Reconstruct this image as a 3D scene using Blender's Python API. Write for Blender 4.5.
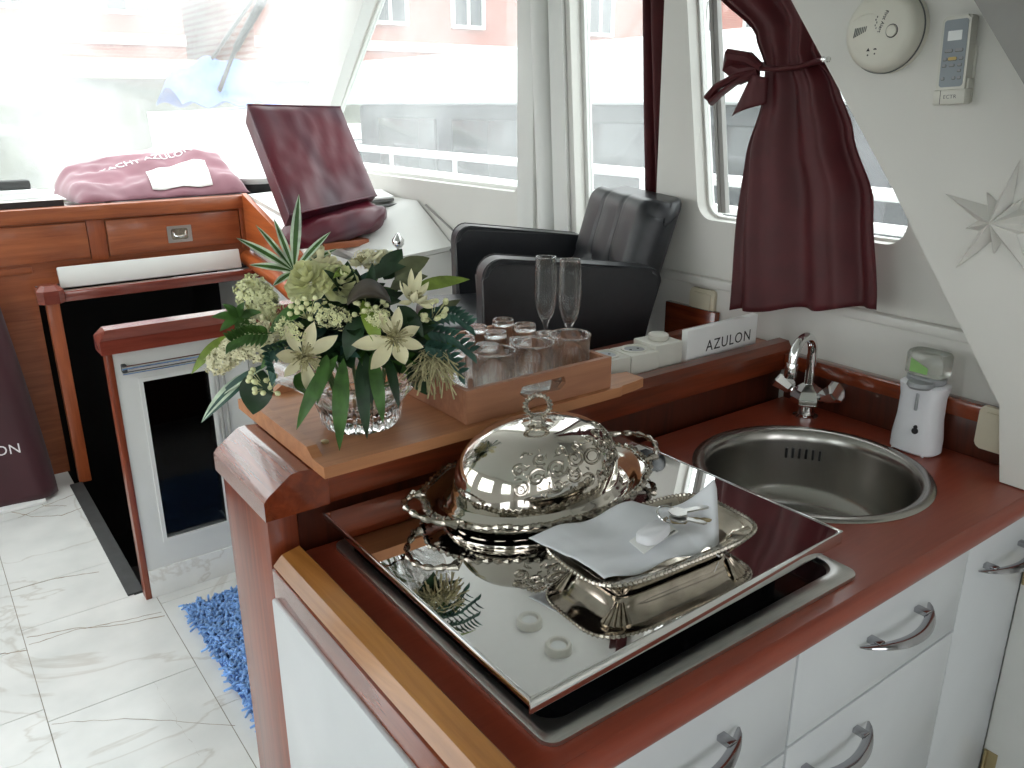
import bpy, bmesh, math, random
from mathutils import Vector, Matrix, Euler
random.seed(7)
SC = bpy.context.scene
COL = SC.collection
for o in list(bpy.data.objects):
    bpy.data.objects.remove(o)
PI = math.pi

def srgb(r, g, b):
    def c(v):
        v /= 255.0
        return v / 12.92 if v <= 0.04045 else ((v + 0.055) / 1.055) ** 2.4
    return (c(r), c(g), c(b), 1.0)

# ------------------------------------------------------------------ camera
cam_d = bpy.data.cameras.new('camera')
cam = bpy.data.objects.new('camera', cam_d)
COL.objects.link(cam)
cam.location = (0, 0, 1.54)
cam.rotation_euler = (math.radians(90 - 18.783), math.radians(0.2), math.radians(53.706 - 90))
cam_d.sensor_width = 36
cam_d.lens = 829.69 / 1024 * 36
cam_d.clip_start = 0.02
SC.camera = cam

# ------------------------------------------------------------------ light
SC.view_settings.view_transform = 'Standard'
SC.view_settings.look = 'None'
SC.view_settings.exposure = 0.32
SC.view_settings.gamma = 1.0
SC.view_settings.use_curve_mapping = False
SC.cycles.use_denoising = True
SC.cycles.max_bounces = 24
SC.cycles.transmission_bounces = 24
SC.cycles.transparent_max_bounces = 32
SC.cycles.sample_clamp_indirect = 6.0

world = bpy.data.worlds.new('overcast_sky')
SC.world = world
world.use_nodes = True
wn = world.node_tree
wn.nodes['Background'].inputs['Color'].default_value = (0.96, 0.98, 1.0, 1)
wn.nodes['Background'].inputs['Strength'].default_value = 3.3

sun_d = bpy.data.lights.new('sun', 'SUN')
sun_d.energy = 1.0
sun_d.angle = math.radians(3)
sun_d.color = (1.0, 0.96, 0.9)
sun = bpy.data.objects.new('sun', sun_d)
COL.objects.link(sun)
sun.rotation_euler = Vector((0.25, 0.50, -0.83)).to_track_quat('-Z', 'Y').to_euler()

def portal(name, loc, normal, sx, sy):
    d = bpy.data.lights.new(name, 'AREA')
    d.shape = 'RECTANGLE'; d.size = sx; d.size_y = sy; d.energy = 1
    d.cycles.is_portal = True
    o = bpy.data.objects.new(name, d); COL.objects.link(o)
    o.location = loc
    o.rotation_euler = Vector(normal).to_track_quat('-Z', 'Y').to_euler()
    return o
portal('portal_windscreen', (0.35, 4.05, 1.62), (0, -0.70, -0.70), 2.7, 1.5)
portal('portal_side', (1.80, 2.6, 1.6), (-1, 0, 0), 2.2, 1.0)
portal('portal_near', (1.70, 1.17, 1.6), (-1, 0, 0), 0.75, 0.8)
portal('portal_left', (-1.14, 1.5, 1.25), (1, 0, 0), 5.4, 1.9)
portal('portal_aft', (0.3, -1.75, 1.4), (0, 1, 0), 2.2, 1.4)

# ------------------------------------------------------------------ mesh helpers
def obj(name, bm, mat, parent=None, smooth=35, mats=None):
    bmesh.ops.recalc_face_normals(bm, faces=bm.faces[:]) if smooth is not None else None
    me = bpy.data.meshes.new(name)
    bm.to_mesh(me); bm.free()
    if mats:
        for m in mats: me.materials.append(m)
    else:
        me.materials.append(mat)
    if smooth:
        for p in me.polygons: p.use_smooth = True
        if smooth < 180:
            me.set_sharp_from_angle(angle=math.radians(smooth))
    o = bpy.data.objects.new(name, me)
    COL.objects.link(o)
    if parent is not None: o.parent = parent
    return o

def thing(name, label, cat, loc=(0, 0, 0), rz=0, group=None, rot=None):
    o = bpy.data.objects.new(name, None); COL.objects.link(o)
    o.empty_display_size = 0.03
    o.location = loc
    o.rotation_euler = rot if rot else (0, 0, rz)
    o['label'] = label; o['category'] = cat
    if group: o['group'] = group
    return o

def tag(o, label, cat, group=None, kind=None):
    o['label'] = label; o['category'] = cat
    if group: o['group'] = group
    if kind: o['kind'] = kind
    return o

def struct(o):
    o['kind'] = 'structure'
    return o

def dup(root, loc, rz=None, label=None):
    r = root.copy(); COL.objects.link(r); r.location = loc
    if rz is not None: r.rotation_euler = (0, 0, rz)
    if label: r['label'] = label
    for ch in list(root.children):
        c = ch.copy(); COL.objects.link(c); c.parent = r
        for g in list(ch.children):
            d = g.copy(); COL.objects.link(d); d.parent = c
    return r

def NB(): return bmesh.new()

def box(bm, c, s, bev=0.0, rot=None, seg=2):
    r = bmesh.ops.create_cube(bm, size=1.0)
    vs = r['verts']
    for v in vs:
        v.co = Vector((v.co.x * s[0], v.co.y * s[1], v.co.z * s[2]))
    if bev > 0:
        es = list({e for v in vs for e in v.link_edges})
        rb = bmesh.ops.bevel(bm, geom=es, offset=bev, segments=seg, profile=0.5, affect='EDGES')
        vs = list({v for f in rb['faces'] for v in f.verts} | {v for v in vs if v.is_valid})
        # gather all connected
        seen = set(vs); st = list(vs)
        while st:
            v = st.pop()
            for e in v.link_edges:
                w = e.other_vert(v)
                if w not in seen: seen.add(w); st.append(w)
        vs = list(seen)
    M = (rot.to_matrix() if isinstance(rot, Euler) else rot) if rot is not None else None
    for v in vs:
        v.co = (M @ v.co if M is not None else v.co) + Vector(c)
    return vs

def bx(bm, x0, x1, y0, y1, z0, z1, bev=0.0, seg=2):
    return box(bm, ((x0 + x1) / 2, (y0 + y1) / 2, (z0 + z1) / 2), (x1 - x0, y1 - y0, z1 - z0), bev, seg=seg)

def lathe(bm, prof, n=32, sx=1.0, sy=1.0, c=(0, 0, 0), rfun=None):
    rings = []
    for (r, z) in prof:
        if r < 1e-6:
            rings.append([bm.verts.new((c[0], c[1], c[2] + z))])
        else:
            ring = []
            for i in range(n):
                a = 2 * PI * i / n
                rr = r * (rfun(a, z) if rfun else 1)
                ring.append(bm.verts.new((c[0] + rr * sx * math.cos(a), c[1] + rr * sy * math.sin(a), c[2] + z)))
            rings.append(ring)
    for A, B in zip(rings, rings[1:]):
        if len(A) == 1 and len(B) == 1: continue
        if len(A) == 1:
            for i in range(n): bm.faces.new((A[0], B[i], B[(i + 1) % n]))
        elif len(B) == 1:
            for i in range(n): bm.faces.new((A[i], B[0], A[(i + 1) % n]))
        else:
            for i in range(n): bm.faces.new((A[i], B[i], B[(i + 1) % n], A[(i + 1) % n]))
    return rings

def tube(bm, pts, rad, n=8, closed=False, cap=True, flat=None):
    pts = [Vector(p) for p in pts]
    m = len(pts)
    if not isinstance(rad, (list, tuple)): rad = [rad] * m
    rings = []
    up = None
    for i, p in enumerate(pts):
        if closed:
            t = pts[(i + 1) % m] - pts[(i - 1) % m]
        else:
            t = pts[min(i + 1, m - 1)] - pts[max(i - 1, 0)]
        if t.length < 1e-9: t = Vector((0, 0, 1))
        t.normalize()
        if up is None:
            up = Vector((0, 0, 1)) if abs(t.z) < 0.9 else Vector((1, 0, 0))
        b = t.cross(up)
        if b.length < 1e-6: b = t.orthogonal()
        b.normalize(); up = b.cross(t).normalized()
        r = rad[i]
        fl = flat if flat else 1.0
        rings.append([bm.verts.new(p + b * (r * math.cos(2 * PI * k / n)) + up * (r * fl * math.sin(2 * PI * k / n))) for k in range(n)])
    rng = range(m) if closed else range(m - 1)
    for i in rng:
        A, B = rings[i], rings[(i + 1) % m]
        for k in range(n):
            bm.faces.new((A[k], A[(k + 1) % n], B[(k + 1) % n], B[k]))
    if cap and not closed:
        bm.faces.new(rings[0][::-1]); bm.faces.new(rings[-1])
    return rings

def prism(bm, poly, d, f):
    """poly 2-D outline, f maps (u,v,w) to 3-D; extruded from w=0 to w=d."""
    A = [bm.verts.new(f(u, v, 0)) for u, v in poly]
    B = [bm.verts.new(f(u, v, d)) for u, v in poly]
    n = len(poly)
    bm.faces.new(A[::-1]); bm.faces.new(B)
    for i in range(n):
        bm.faces.new((A[i], A[(i + 1) % n], B[(i + 1) % n], B[i]))

def plate(bm, outer, holes, d, f):
    """flat plate with holes: outline loops in (u,v), thickness d along w."""
    loops = [outer] + holes
    layers = []
    for w in (0, d):
        es = []
        ring_all = []
        for L in loops:
            vs = [bm.verts.new(f(u, v, w)) for u, v in L]
            ring_all.append(vs)
            for i in range(len(vs)):
                es.append(bm.edges.new((vs[i], vs[(i + 1) % len(vs)])))
        bmesh.ops.triangle_fill(bm, use_beauty=True, use_dissolve=False, edges=es)
        layers.append(ring_all)
    for A, B in zip(layers[0], layers[1]):
        n = len(A)
        for i in range(n):
            bm.faces.new((A[i], A[(i + 1) % n], B[(i + 1) % n], B[i]))

def rrect(x0, x1, y0, y1, r, n=6):
    out = []
    for cx, cy, a0 in ((x1 - r, y1 - r, 0), (x0 + r, y1 - r, 90), (x0 + r, y0 + r, 180), (x1 - r, y0 + r, 270)):
        for i in range(n + 1):
            a = math.radians(a0 + 90 * i / n)
            out.append((cx + r * math.cos(a), cy + r * math.sin(a)))
    return out

def circ(cx, cy, r, n=48, ry=None):
    ry = ry or r
    return [(cx + r * math.cos(2 * PI * i / n), cy + ry * math.sin(2 * PI * i / n)) for i in range(n)]

def surf(bm, f, nu, nv, thick=0.0, closed_u=False):
    """parametric sheet f(u,v) -> 3-D; thick gives it a back side."""
    G = [[Vector(f(i / nu, j / nv)) for j in range(nv + 1)] for i in range(nu + 1)]
    V = [[bm.verts.new(p) for p in row] for row in G]
    for i in range(nu):
        for j in range(nv):
            bm.faces.new((V[i][j], V[i + 1][j], V[i + 1][j + 1], V[i][j + 1]))
    if thick:
        N = []
        for i in range(nu + 1):
            row = []
            for j in range(nv + 1):
                a = G[min(i + 1, nu)][j] - G[max(i - 1, 0)][j]
                b = G[i][min(j + 1, nv)] - G[i][max(j - 1, 0)]
                n = a.cross(b)
                n = n.normalized() if n.length > 1e-12 else Vector((0, 0, 1))
                row.append(bm.verts.new(G[i][j] - n * thick))
            N.append(row)
        for i in range(nu):
            for j in range(nv):
                bm.faces.new((N[i][j], N[i][j + 1], N[i + 1][j + 1], N[i + 1][j]))
        for i in range(nu):
            bm.faces.new((V[i][0], N[i][0], N[i + 1][0], V[i + 1][0]))
            bm.faces.new((V[i][nv], V[i + 1][nv], N[i + 1][nv], N[i][nv]))
        for j in range(nv):
            bm.faces.new((V[0][j], V[0][j + 1], N[0][j + 1], N[0][j]))
            bm.faces.new((V[nu][j], N[nu][j], N[nu][j + 1], V[nu][j + 1]))
    return V

def noise3(x, y, z=0.0):
    from mathutils import noise
    return noise.noise(Vector((x, y, z)))

def text_bm(s, size, extrude=0.0003, space=1.0, align='CENTER'):
    """letters as a bmesh lying in local x,y, centred on the origin"""
    cu = bpy.data.curves.new('letters', 'FONT')
    cu.body = s; cu.size = size; cu.extrude = extrude; cu.align_x = align; cu.align_y = 'CENTER'
    cu.space_character = space; cu.resolution_u = 3
    t = bpy.data.objects.new('letters', cu); COL.objects.link(t)
    dg = bpy.context.evaluated_depsgraph_get()
    me = bpy.data.meshes.new_from_object(t.evaluated_get(dg))
    bm = bmesh.new(); bm.from_mesh(me)
    bpy.data.objects.remove(t); bpy.data.curves.remove(cu); bpy.data.meshes.remove(me)
    return bm

def xf(bm, f):
    for v in bm.verts: v.co = Vector(f(v.co.x, v.co.y, v.co.z))
    return bm

# ------------------------------------------------------------------ materials
def node_mat(name):
    m = bpy.data.materials.new(name); m.use_nodes = True
    nt = m.node_tree
    return m, nt, nt.nodes['Principled BSDF']

def mat(name, col, rough=0.5, metal=0.0, var=0.06, scale=20.0, bump=0.0, bscale=None, spec=0.5, coat=0.0, sheen=0.0, trans=0.0, subs=0.0, stretch=(1, 1, 1), ior=None, croughn=0.1):
    m, nt, b = node_mat(name)
    tc = nt.nodes.new('ShaderNodeTexCoord')
    mp = nt.nodes.new('ShaderNodeMapping'); mp.inputs['Scale'].default_value = stretch
    nt.links.new(tc.outputs['Object'], mp.inputs['Vector'])
    nz = nt.nodes.new('ShaderNodeTexNoise'); nz.inputs['Scale'].default_value = scale; nz.inputs['Detail'].default_value = 5
    nt.links.new(mp.outputs['Vector'], nz.inputs['Vector'])
    rp = nt.nodes.new('ShaderNodeValToRGB')
    c = col
    lo = tuple(max(0, v * (1 - var * 1.5)) for v in c[:3]) + (1,)
    hi = tuple(min(1, v * (1 + var * 1.5)) for v in c[:3]) + (1,)
    rp.color_ramp.elements[0].position = 0.3; rp.color_ramp.elements[0].color = lo
    rp.color_ramp.elements[1].position = 0.7; rp.color_ramp.elements[1].color = hi
    nt.links.new(nz.outputs['Fac'], rp.inputs['Fac'])
    nt.links.new(rp.outputs['Color'], b.inputs['Base Color'])
    b.inputs['Roughness'].default_value = rough
    b.inputs['Metallic'].default_value = metal
    b.inputs['Specular IOR Level'].default_value = spec
    b.inputs['Coat Weight'].default_value = coat
    b.inputs['Coat Roughness'].default_value = croughn
    b.inputs['Sheen Weight'].default_value = sheen
    b.inputs['Transmission Weight'].default_value = trans
    if ior: b.inputs['IOR'].default_value = ior
    if subs:
        b.inputs['Subsurface Weight'].default_value = subs
        b.inputs['Subsurface Radius'].default_value = (0.02, 0.02, 0.01)
    if bump:
        n2 = nt.nodes.new('ShaderNodeTexNoise'); n2.inputs['Scale'].default_value = bscale or scale * 3
        n2.inputs['Detail'].default_value = 4
        nt.links.new(mp.outputs['Vector'], n2.inputs['Vector'])
        bp = nt.nodes.new('ShaderNodeBump'); bp.inputs['Strength'].default_value = bump; bp.inputs['Distance'].default_value = 0.002
        nt.links.new(n2.outputs['Fac'], bp.inputs['Height'])
        nt.links.new(bp.outputs['Normal'], b.inputs['Normal'])
    return m

def wood(name, c1, c2, axis='x', rough=0.3, coat=0.3, scale=6.0, contrast=(0.35, 0.68), croughn=0.12):
    m, nt, b = node_mat(name)
    tc = nt.nodes.new('ShaderNodeTexCoord')
    mp = nt.nodes.new('ShaderNodeMapping')
    st = {'x': (0.6, 9, 9), 'y': (9, 0.6, 9), 'z': (9, 9, 0.6)}[axis]
    mp.inputs['Scale'].default_value = st
    nt.links.new(tc.outputs['Object'], mp.inputs['Vector'])
    nz = nt.nodes.new('ShaderNodeTexNoise'); nz.inputs['Scale'].default_value = scale; nz.inputs['Detail'].default_value = 8; nz.inputs['Roughness'].default_value = 0.62
    nz.inputs['Distortion'].default_value = 0.6
    nt.links.new(mp.outputs['Vector'], nz.inputs['Vector'])
    n2 = nt.nodes.new('ShaderNodeTexNoise'); n2.inputs['Scale'].default_value = 3.5; n2.inputs['Detail'].default_value = 2
    nt.links.new(tc.outputs['Object'], n2.inputs['Vector'])
    mx = nt.nodes.new('ShaderNodeMath'); mx.operation = 'MULTIPLY_ADD'
    mx.inputs[1].default_value = 0.75
    nt.links.new(nz.outputs['Fac'], mx.inputs[0])
    m2 = nt.nodes.new('ShaderNodeMath'); m2.operation = 'MULTIPLY'; m2.inputs[1].default_value = 0.25
    nt.links.new(n2.outputs['Fac'], m2.inputs[0]); nt.links.new(m2.outputs[0], mx.inputs[2])
    rp = nt.nodes.new('ShaderNodeValToRGB')
    rp.color_ramp.elements[0].position = contrast[0]; rp.color_ramp.elements[0].color = c1
    rp.color_ramp.elements[1].position = contrast[1]; rp.color_ramp.elements[1].color = c2
    nt.links.new(mx.outputs[0], rp.inputs['Fac'])
    nt.links.new(rp.outputs['Color'], b.inputs['Base Color'])
    b.inputs['Roughness'].default_value = rough
    b.inputs['Coat Weight'].default_value = coat
    b.inputs['Coat Roughness'].default_value = croughn
    bp = nt.nodes.new('ShaderNodeBump'); bp.inputs['Strength'].default_value = 0.06; bp.inputs['Distance'].default_value = 0.001
    nt.links.new(nz.outputs['Fac'], bp.inputs['Height']); nt.links.new(bp.outputs['Normal'], b.inputs['Normal'])
    return m

def glass_mat(name, col=(1, 1, 1, 1), rough=0.0, ior=1.45):
    m = mat(name, col, rough=rough, var=0.0, trans=1.0, ior=ior)
    return m

def pane_mat(name, haze=0.2, tint=(0.95, 0.98, 0.97, 1), gloss=0.04):
    """window glass with glare mixed in as a milky haze: mostly clear, a little light-scattering"""
    m = bpy.data.materials.new(name); m.use_nodes = True
    nt = m.node_tree; nt.nodes.clear()
    out = nt.nodes.new('ShaderNodeOutputMaterial')
    tr = nt.nodes.new('ShaderNodeBsdfTransparent'); tr.inputs['Color'].default_value = tint
    gl = nt.nodes.new('ShaderNodeBsdfGlossy'); gl.inputs['Roughness'].default_value = 0.02
    tl = nt.nodes.new('ShaderNodeBsdfTranslucent'); tl.inputs['Color'].default_value = (0.95, 0.97, 0.96, 1)  # translucent white stands in for window glare
    tc = nt.nodes.new('ShaderNodeTexCoord')
    nz = nt.nodes.new('ShaderNodeTexNoise'); nz.inputs['Scale'].default_value = 2.2; nz.inputs['Detail'].default_value = 6
    nt.links.new(tc.outputs['Object'], nz.inputs['Vector'])
    mr = nt.nodes.new('ShaderNodeMapRange')
    mr.inputs['From Min'].default_value = 0.3; mr.inputs['From Max'].default_value = 0.7
    mr.inputs['To Min'].default_value = haze * 0.55; mr.inputs['To Max'].default_value = haze * 1.45
    nt.links.new(nz.outputs['Fac'], mr.inputs['Value'])
    m1 = nt.nodes.new('ShaderNodeMixShader'); m1.inputs['Fac'].default_value = gloss
    nt.links.new(tr.outputs[0], m1.inputs[1]); nt.links.new(gl.outputs[0], m1.inputs[2])
    m2 = nt.nodes.new('ShaderNodeMixShader')
    nt.links.new(mr.outputs[0], m2.inputs['Fac'])
    nt.links.new(m1.outputs[0], m2.inputs[1]); nt.links.new(tl.outputs[0], m2.inputs[2])
    nt.links.new(m2.outputs[0], out.inputs['Surface'])
    return m

def thin_glass(name):
    """thin drinking-glass wall: half straight-through, half refracting"""
    m = bpy.data.materials.new(name); m.use_nodes = True
    nt = m.node_tree; nt.nodes.clear()
    out = nt.nodes.new('ShaderNodeOutputMaterial')
    tr = nt.nodes.new('ShaderNodeBsdfTransparent'); tr.inputs['Color'].default_value = (0.98, 0.99, 0.985, 1)
    gl = nt.nodes.new('ShaderNodeBsdfGlass'); gl.inputs['Roughness'].default_value = 0.0; gl.inputs['IOR'].default_value = 1.45
    tc = nt.nodes.new('ShaderNodeTexCoord'); nz = nt.nodes.new('ShaderNodeTexNoise'); nz.inputs['Scale'].default_value = 40
    nt.links.new(tc.outputs['Object'], nz.inputs['Vector'])
    bp = nt.nodes.new('ShaderNodeBump'); bp.inputs['Strength'].default_value = 0.05; bp.inputs['Distance'].default_value = 0.002
    nt.links.new(nz.outputs['Fac'], bp.inputs['Height']); nt.links.new(bp.outputs['Normal'], gl.inputs['Normal'])
    mx = nt.nodes.new('ShaderNodeMixShader'); mx.inputs['Fac'].default_value = 0.55
    nt.links.new(tr.outputs[0], mx.inputs[1]); nt.links.new(gl.outputs[0], mx.inputs[2])
    nt.links.new(mx.outputs[0], out.inputs['Surface'])
    return m

def marble_mat():
    m, nt, b = node_mat('marble')
    tc = nt.nodes.new('ShaderNodeTexCoord')
    nz = nt.nodes.new('ShaderNodeTexNoise'); nz.inputs['Scale'].default_value = 1.3; nz.inputs['Detail'].default_value = 7; nz.inputs['Distortion'].default_value = 0.9
    nt.links.new(tc.outputs['Object'], nz.inputs['Vector'])
    # thin veins where the warped noise crosses its middle
    sb = nt.nodes.new('ShaderNodeMath'); sb.operation = 'SUBTRACT'; sb.inputs[1].default_value = 0.5
    nt.links.new(nz.outputs['Fac'], sb.inputs[0])
    ab = nt.nodes.new('ShaderNodeMath'); ab.operation = 'ABSOLUTE'; nt.links.new(sb.outputs[0], ab.inputs[0])
    rp = nt.nodes.new('ShaderNodeValToRGB')
    e = rp.color_ramp.elements
    e[0].position = 0.0; e[0].color = srgb(214, 211, 205)
    e[1].position = 0.009; e[1].color = srgb(231, 231, 228)
    nt.links.new(ab.outputs[0], rp.inputs['Fac'])
    n2 = nt.nodes.new('ShaderNodeTexNoise'); n2.inputs['Scale'].default_value = 5; n2.inputs['Detail'].default_value = 4
    nt.links.new(tc.outputs['Object'], n2.inputs['Vector'])
    r2 = nt.nodes.new('ShaderNodeValToRGB')
    r2.color_ramp.elements[0].position = 0.3; r2.color_ramp.elements[0].color = (0.86, 0.87, 0.87, 1)
    r2.color_ramp.elements[1].position = 0.6; r2.color_ramp.elements[1].color = (1, 1, 1, 1)
    nt.links.new(n2.outputs['Fac'], r2.inputs['Fac'])
    mx = nt.nodes.new('ShaderNodeMix'); mx.data_type = 'RGBA'; mx.blend_type = 'MULTIPLY'; mx.inputs['Factor'].default_value = 1
    nt.links.new(rp.outputs['Color'], mx.inputs['A']); nt.links.new(r2.outputs['Color'], mx.inputs['B'])
    nt.links.new(mx.outputs['Result'], b.inputs['Base Color'])
    b.inputs['Roughness'].default_value = 0.22
    return m

def brick_mat(name, c1, c2, cm, scale=4.0):
    m, nt, b = node_mat(name)
    tc = nt.nodes.new('ShaderNodeTexCoord')
    mp = nt.nodes.new('ShaderNodeMapping'); mp.inputs['Rotation'].default_value = (PI / 2, 0, 0)
    nt.links.new(tc.outputs['Object'], mp.inputs['Vector'])
    br = nt.nodes.new('ShaderNodeTexBrick'); br.inputs['Scale'].default_value = scale
    br.inputs['Color1'].default_value = c1; br.inputs['Color2'].default_value = c2; br.inputs['Mortar'].default_value = cm
    nt.links.new(mp.outputs['Vector'], br.inputs['Vector'])
    nt.links.new(br.outputs['Color'], b.inputs['Base Color'])
    b.inputs['Roughness'].default_value = 0.9
    return m

def leaf_mat(name, c1, c2, rough=0.45, stripe=None):
    """leaf colour varies along the blade; stripe gives a pale margin, uses the UV-free object noise"""
    m = mat(name, c1, rough=rough, var=0.3, scale=35, bump=0.1, subs=0.0, spec=0.4)
    return m

WHITE = mat('white_paint', srgb(226, 226, 222), rough=0.38, var=0.015, scale=6, bump=0.02, bscale=60)
WHITE_WALL = mat('white_wall_paint', srgb(222, 220, 214), rough=0.5, var=0.02, scale=3, bump=0.04, bscale=90)
WHITE_GLOSS = mat('white_laminate', srgb(214, 217, 220), rough=0.22, var=0.012, scale=10)
CEIL = mat('ceiling_white', srgb(232, 232, 228), rough=0.6, var=0.01)
GREY_FRAME = mat('grey_paint', srgb(150, 148, 144), rough=0.5, var=0.03)
GREY_PANEL = mat('pale_grey_panel', srgb(176, 174, 170), rough=0.5, var=0.04)
MARBLE = marble_mat()
GROUT = mat('grout', srgb(150, 142, 130), rough=0.8, var=0.1)
CRACK = mat('vein_brown', srgb(150, 136, 118), rough=0.5, var=0.25, scale=40)
COUNTER = wood('red_worktop', srgb(128, 50, 32), srgb(156, 70, 46), 'x', rough=0.33, coat=0.25, scale=14, contrast=(0.2, 0.8))
SHADEDMAHOG = wood('dark_shaded_mahogany', srgb(50, 20, 11), srgb(88, 38, 22), 'z', rough=0.35, coat=0.35)  # dark wood, with the shade of recess and overhang in its colour
MAHOG = wood('mahogany', srgb(88, 36, 18), srgb(136, 62, 34), 'x', rough=0.3, coat=0.5)
MAHOG_Z = wood('mahogany_upright', srgb(104, 40, 20), srgb(150, 70, 38), 'z', rough=0.35, coat=0.4)
MAHOG_Y = wood('mahogany_cross', srgb(96, 36, 18), srgb(146, 66, 34), 'y', rough=0.22, coat=1.0, croughn=0.06)
CAPWOOD = wood('red_brown_rail', srgb(108, 44, 34), srgb(142, 66, 50), 'x', rough=0.25, coat=1.0, croughn=0.08)
ORANGE = wood('orange_teak', srgb(134, 68, 38), srgb(176, 100, 60), 'x', rough=0.35, coat=0.35)
ORANGE_Z = wood('orange_teak_upright', srgb(128, 60, 30), srgb(170, 88, 48), 'z', rough=0.4, coat=0.3)
ORANGE_Y = wood('orange_teak_cross', srgb(152, 70, 32), srgb(194, 104, 54), 'y', rough=0.35, coat=0.35)
OCHRE = wood('ochre_rail', srgb(150, 94, 42), srgb(192, 132, 66), 'y', rough=0.3, coat=0.5)
BOARD = wood('beech_board', srgb(172, 112, 74), srgb(202, 142, 98), 'x', rough=0.5, coat=0.05, scale=4)
CRATE = wood('light_crate_wood', srgb(156, 104, 78), srgb(184, 130, 98), 'x', rough=0.55, coat=0.0, scale=5)
STEEL = mat('brushed_steel', (0.58, 0.57, 0.55, 1), rough=0.28, metal=1, var=0.05, scale=30, stretch=(1, 25, 1))
SINK_STEEL = mat('sink_steel', (0.40, 0.385, 0.36, 1), rough=0.24, metal=1, var=0.06, scale=40, stretch=(20, 20, 0.5))
HANDLE = mat('dark_chrome', (0.42, 0.42, 0.44, 1), rough=0.1, metal=1, var=0.0)
SWITCH = mat('switch_beige', srgb(212, 204, 182), rough=0.4, var=0.02)
CHROME = mat('chrome', (0.80, 0.80, 0.80, 1), rough=0.05, metal=1, var=0.0)
MIRROR = mat('mirror_lid', (0.82, 0.81, 0.805, 1), rough=0.02, metal=1, var=0.03, scale=3)
BLACKGLASS = mat('black_glass', (0.006, 0.006, 0.007, 1), rough=0.05, var=0.0, spec=0.6)
BLACKPLASTIC = mat('black_plastic', (0.012, 0.012, 0.013, 1), rough=0.4, var=0.05)
SILVER = mat('polished_silver', (0.72, 0.68, 0.62, 1), rough=0.07, metal=1, var=0.04, scale=12)
SILVER_ORN = mat('silver_relief', (0.42, 0.385, 0.33, 1), rough=0.2, metal=1, var=0.25, scale=120)
SILVER_DARK = mat('tarnished_silver', (0.42, 0.37, 0.30, 1), rough=0.16, metal=1, var=0.25, scale=40)
GLASS = glass_mat('clear_glass')
THIN = thin_glass('thin_glass')
BOWLGLASS = thin_glass('bowl_glass')
for _n in list(BOWLGLASS.node_tree.nodes):
    if _n.type == 'BUMP': BOWLGLASS.node_tree.nodes.remove(_n)
DISHSILVER = mat('worn_silver', (0.60, 0.54, 0.46, 1), rough=0.10, metal=1, var=0.12, scale=30)
CRYSTAL = glass_mat('cut_crystal', ior=1.52)
LEATHER = mat('black_leather', (0.014, 0.015, 0.018, 1), rough=0.36, var=0.1, scale=60, bump=0.12, bscale=420, spec=0.55)
LEATHER_BACK = LEATHER
MAROON = mat('maroon_satin', srgb(104, 26, 42), rough=0.34, var=0.12, scale=5, sheen=0.15, bump=0.06, bscale=25)
def satin(name, c1, c2):
    m, nt, b = node_mat(name)
    tc = nt.nodes.new('ShaderNodeTexCoord'); mp = nt.nodes.new('ShaderNodeMapping'); mp.inputs['Scale'].default_value = (5, 3, 1.6); mp.inputs['Rotation'].default_value = (0, 0.5, 0.3)
    nt.links.new(tc.outputs['Object'], mp.inputs['Vector'])
    nz = nt.nodes.new('ShaderNodeTexNoise'); nz.inputs['Scale'].default_value = 1.3; nz.inputs['Detail'].default_value = 1; nz.inputs['Distortion'].default_value = 0.3
    nt.links.new(mp.outputs['Vector'], nz.inputs['Vector'])
    rp = nt.nodes.new('ShaderNodeValToRGB'); e = rp.color_ramp.elements
    e[0].position = 0.42; e[0].color = c1; e[1].position = 0.66; e[1].color = c2
    nt.links.new(nz.outputs['Fac'], rp.inputs['Fac']); nt.links.new(rp.outputs['Color'], b.inputs['Base Color'])
    n2 = nt.nodes.new('ShaderNodeTexNoise'); n2.inputs['Scale'].default_value = 4.5; n2.inputs['Detail'].default_value = 2; n2.inputs['Distortion'].default_value = 0.4
    nt.links.new(tc.outputs['Object'], n2.inputs['Vector'])
    bp = nt.nodes.new('ShaderNodeBump'); bp.inputs['Strength'].default_value = 0.35; bp.inputs['Distance'].default_value = 0.02
    nt.links.new(n2.outputs['Fac'], bp.inputs['Height']); nt.links.new(bp.outputs['Normal'], b.inputs['Normal'])
    b.inputs['Roughness'].default_value = 0.38
    return m
MAROON = satin('maroon_satin_sheen', srgb(96, 24, 40), srgb(88, 62, 72))  # greyer patches put the satin's sheen into the colour
MAROON_CURT = mat('maroon_curtain', srgb(76, 17, 23), rough=0.6, var=0.12, scale=14, sheen=0.0, bump=0.05, bscale=300)
MAROON_BAG = mat('maroon_bag_cloth', srgb(132, 84, 96), rough=0.6, var=0.08, scale=5, sheen=0.5, bump=0.1, bscale=40)
MAROON_DARK = mat('dark_maroon_cover', srgb(58, 12, 24), rough=0.55, var=0.15, scale=4, sheen=0.2, bump=0.08, bscale=30)
PAPER = mat('white_paper', srgb(238, 238, 236), rough=0.7, var=0.01)
CLOTH = mat('white_napkin', srgb(226, 228, 232), rough=0.85, var=0.01, bump=0.05, bscale=800)
CREAM = mat('cream_plastic', srgb(224, 221, 208), rough=0.4, var=0.02)
IVORY = mat('ivory_plastic', srgb(216, 214, 204), rough=0.35, var=0.02)
PLASTIC_W = mat('white_plastic', srgb(228, 228, 232), rough=0.3, var=0.01)
GREY_PLASTIC = mat('grey_plastic', srgb(150, 152, 154), rough=0.35, var=0.03)
GREYBLUE = mat('grey_keypad', srgb(142, 150, 156), rough=0.4, var=0.03)
SCREEN = mat('pale_screen', srgb(225, 228, 226), rough=0.2, var=0.02)
INK = mat('dark_ink', srgb(40, 36, 38), rough=0.7, var=0.05)
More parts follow.
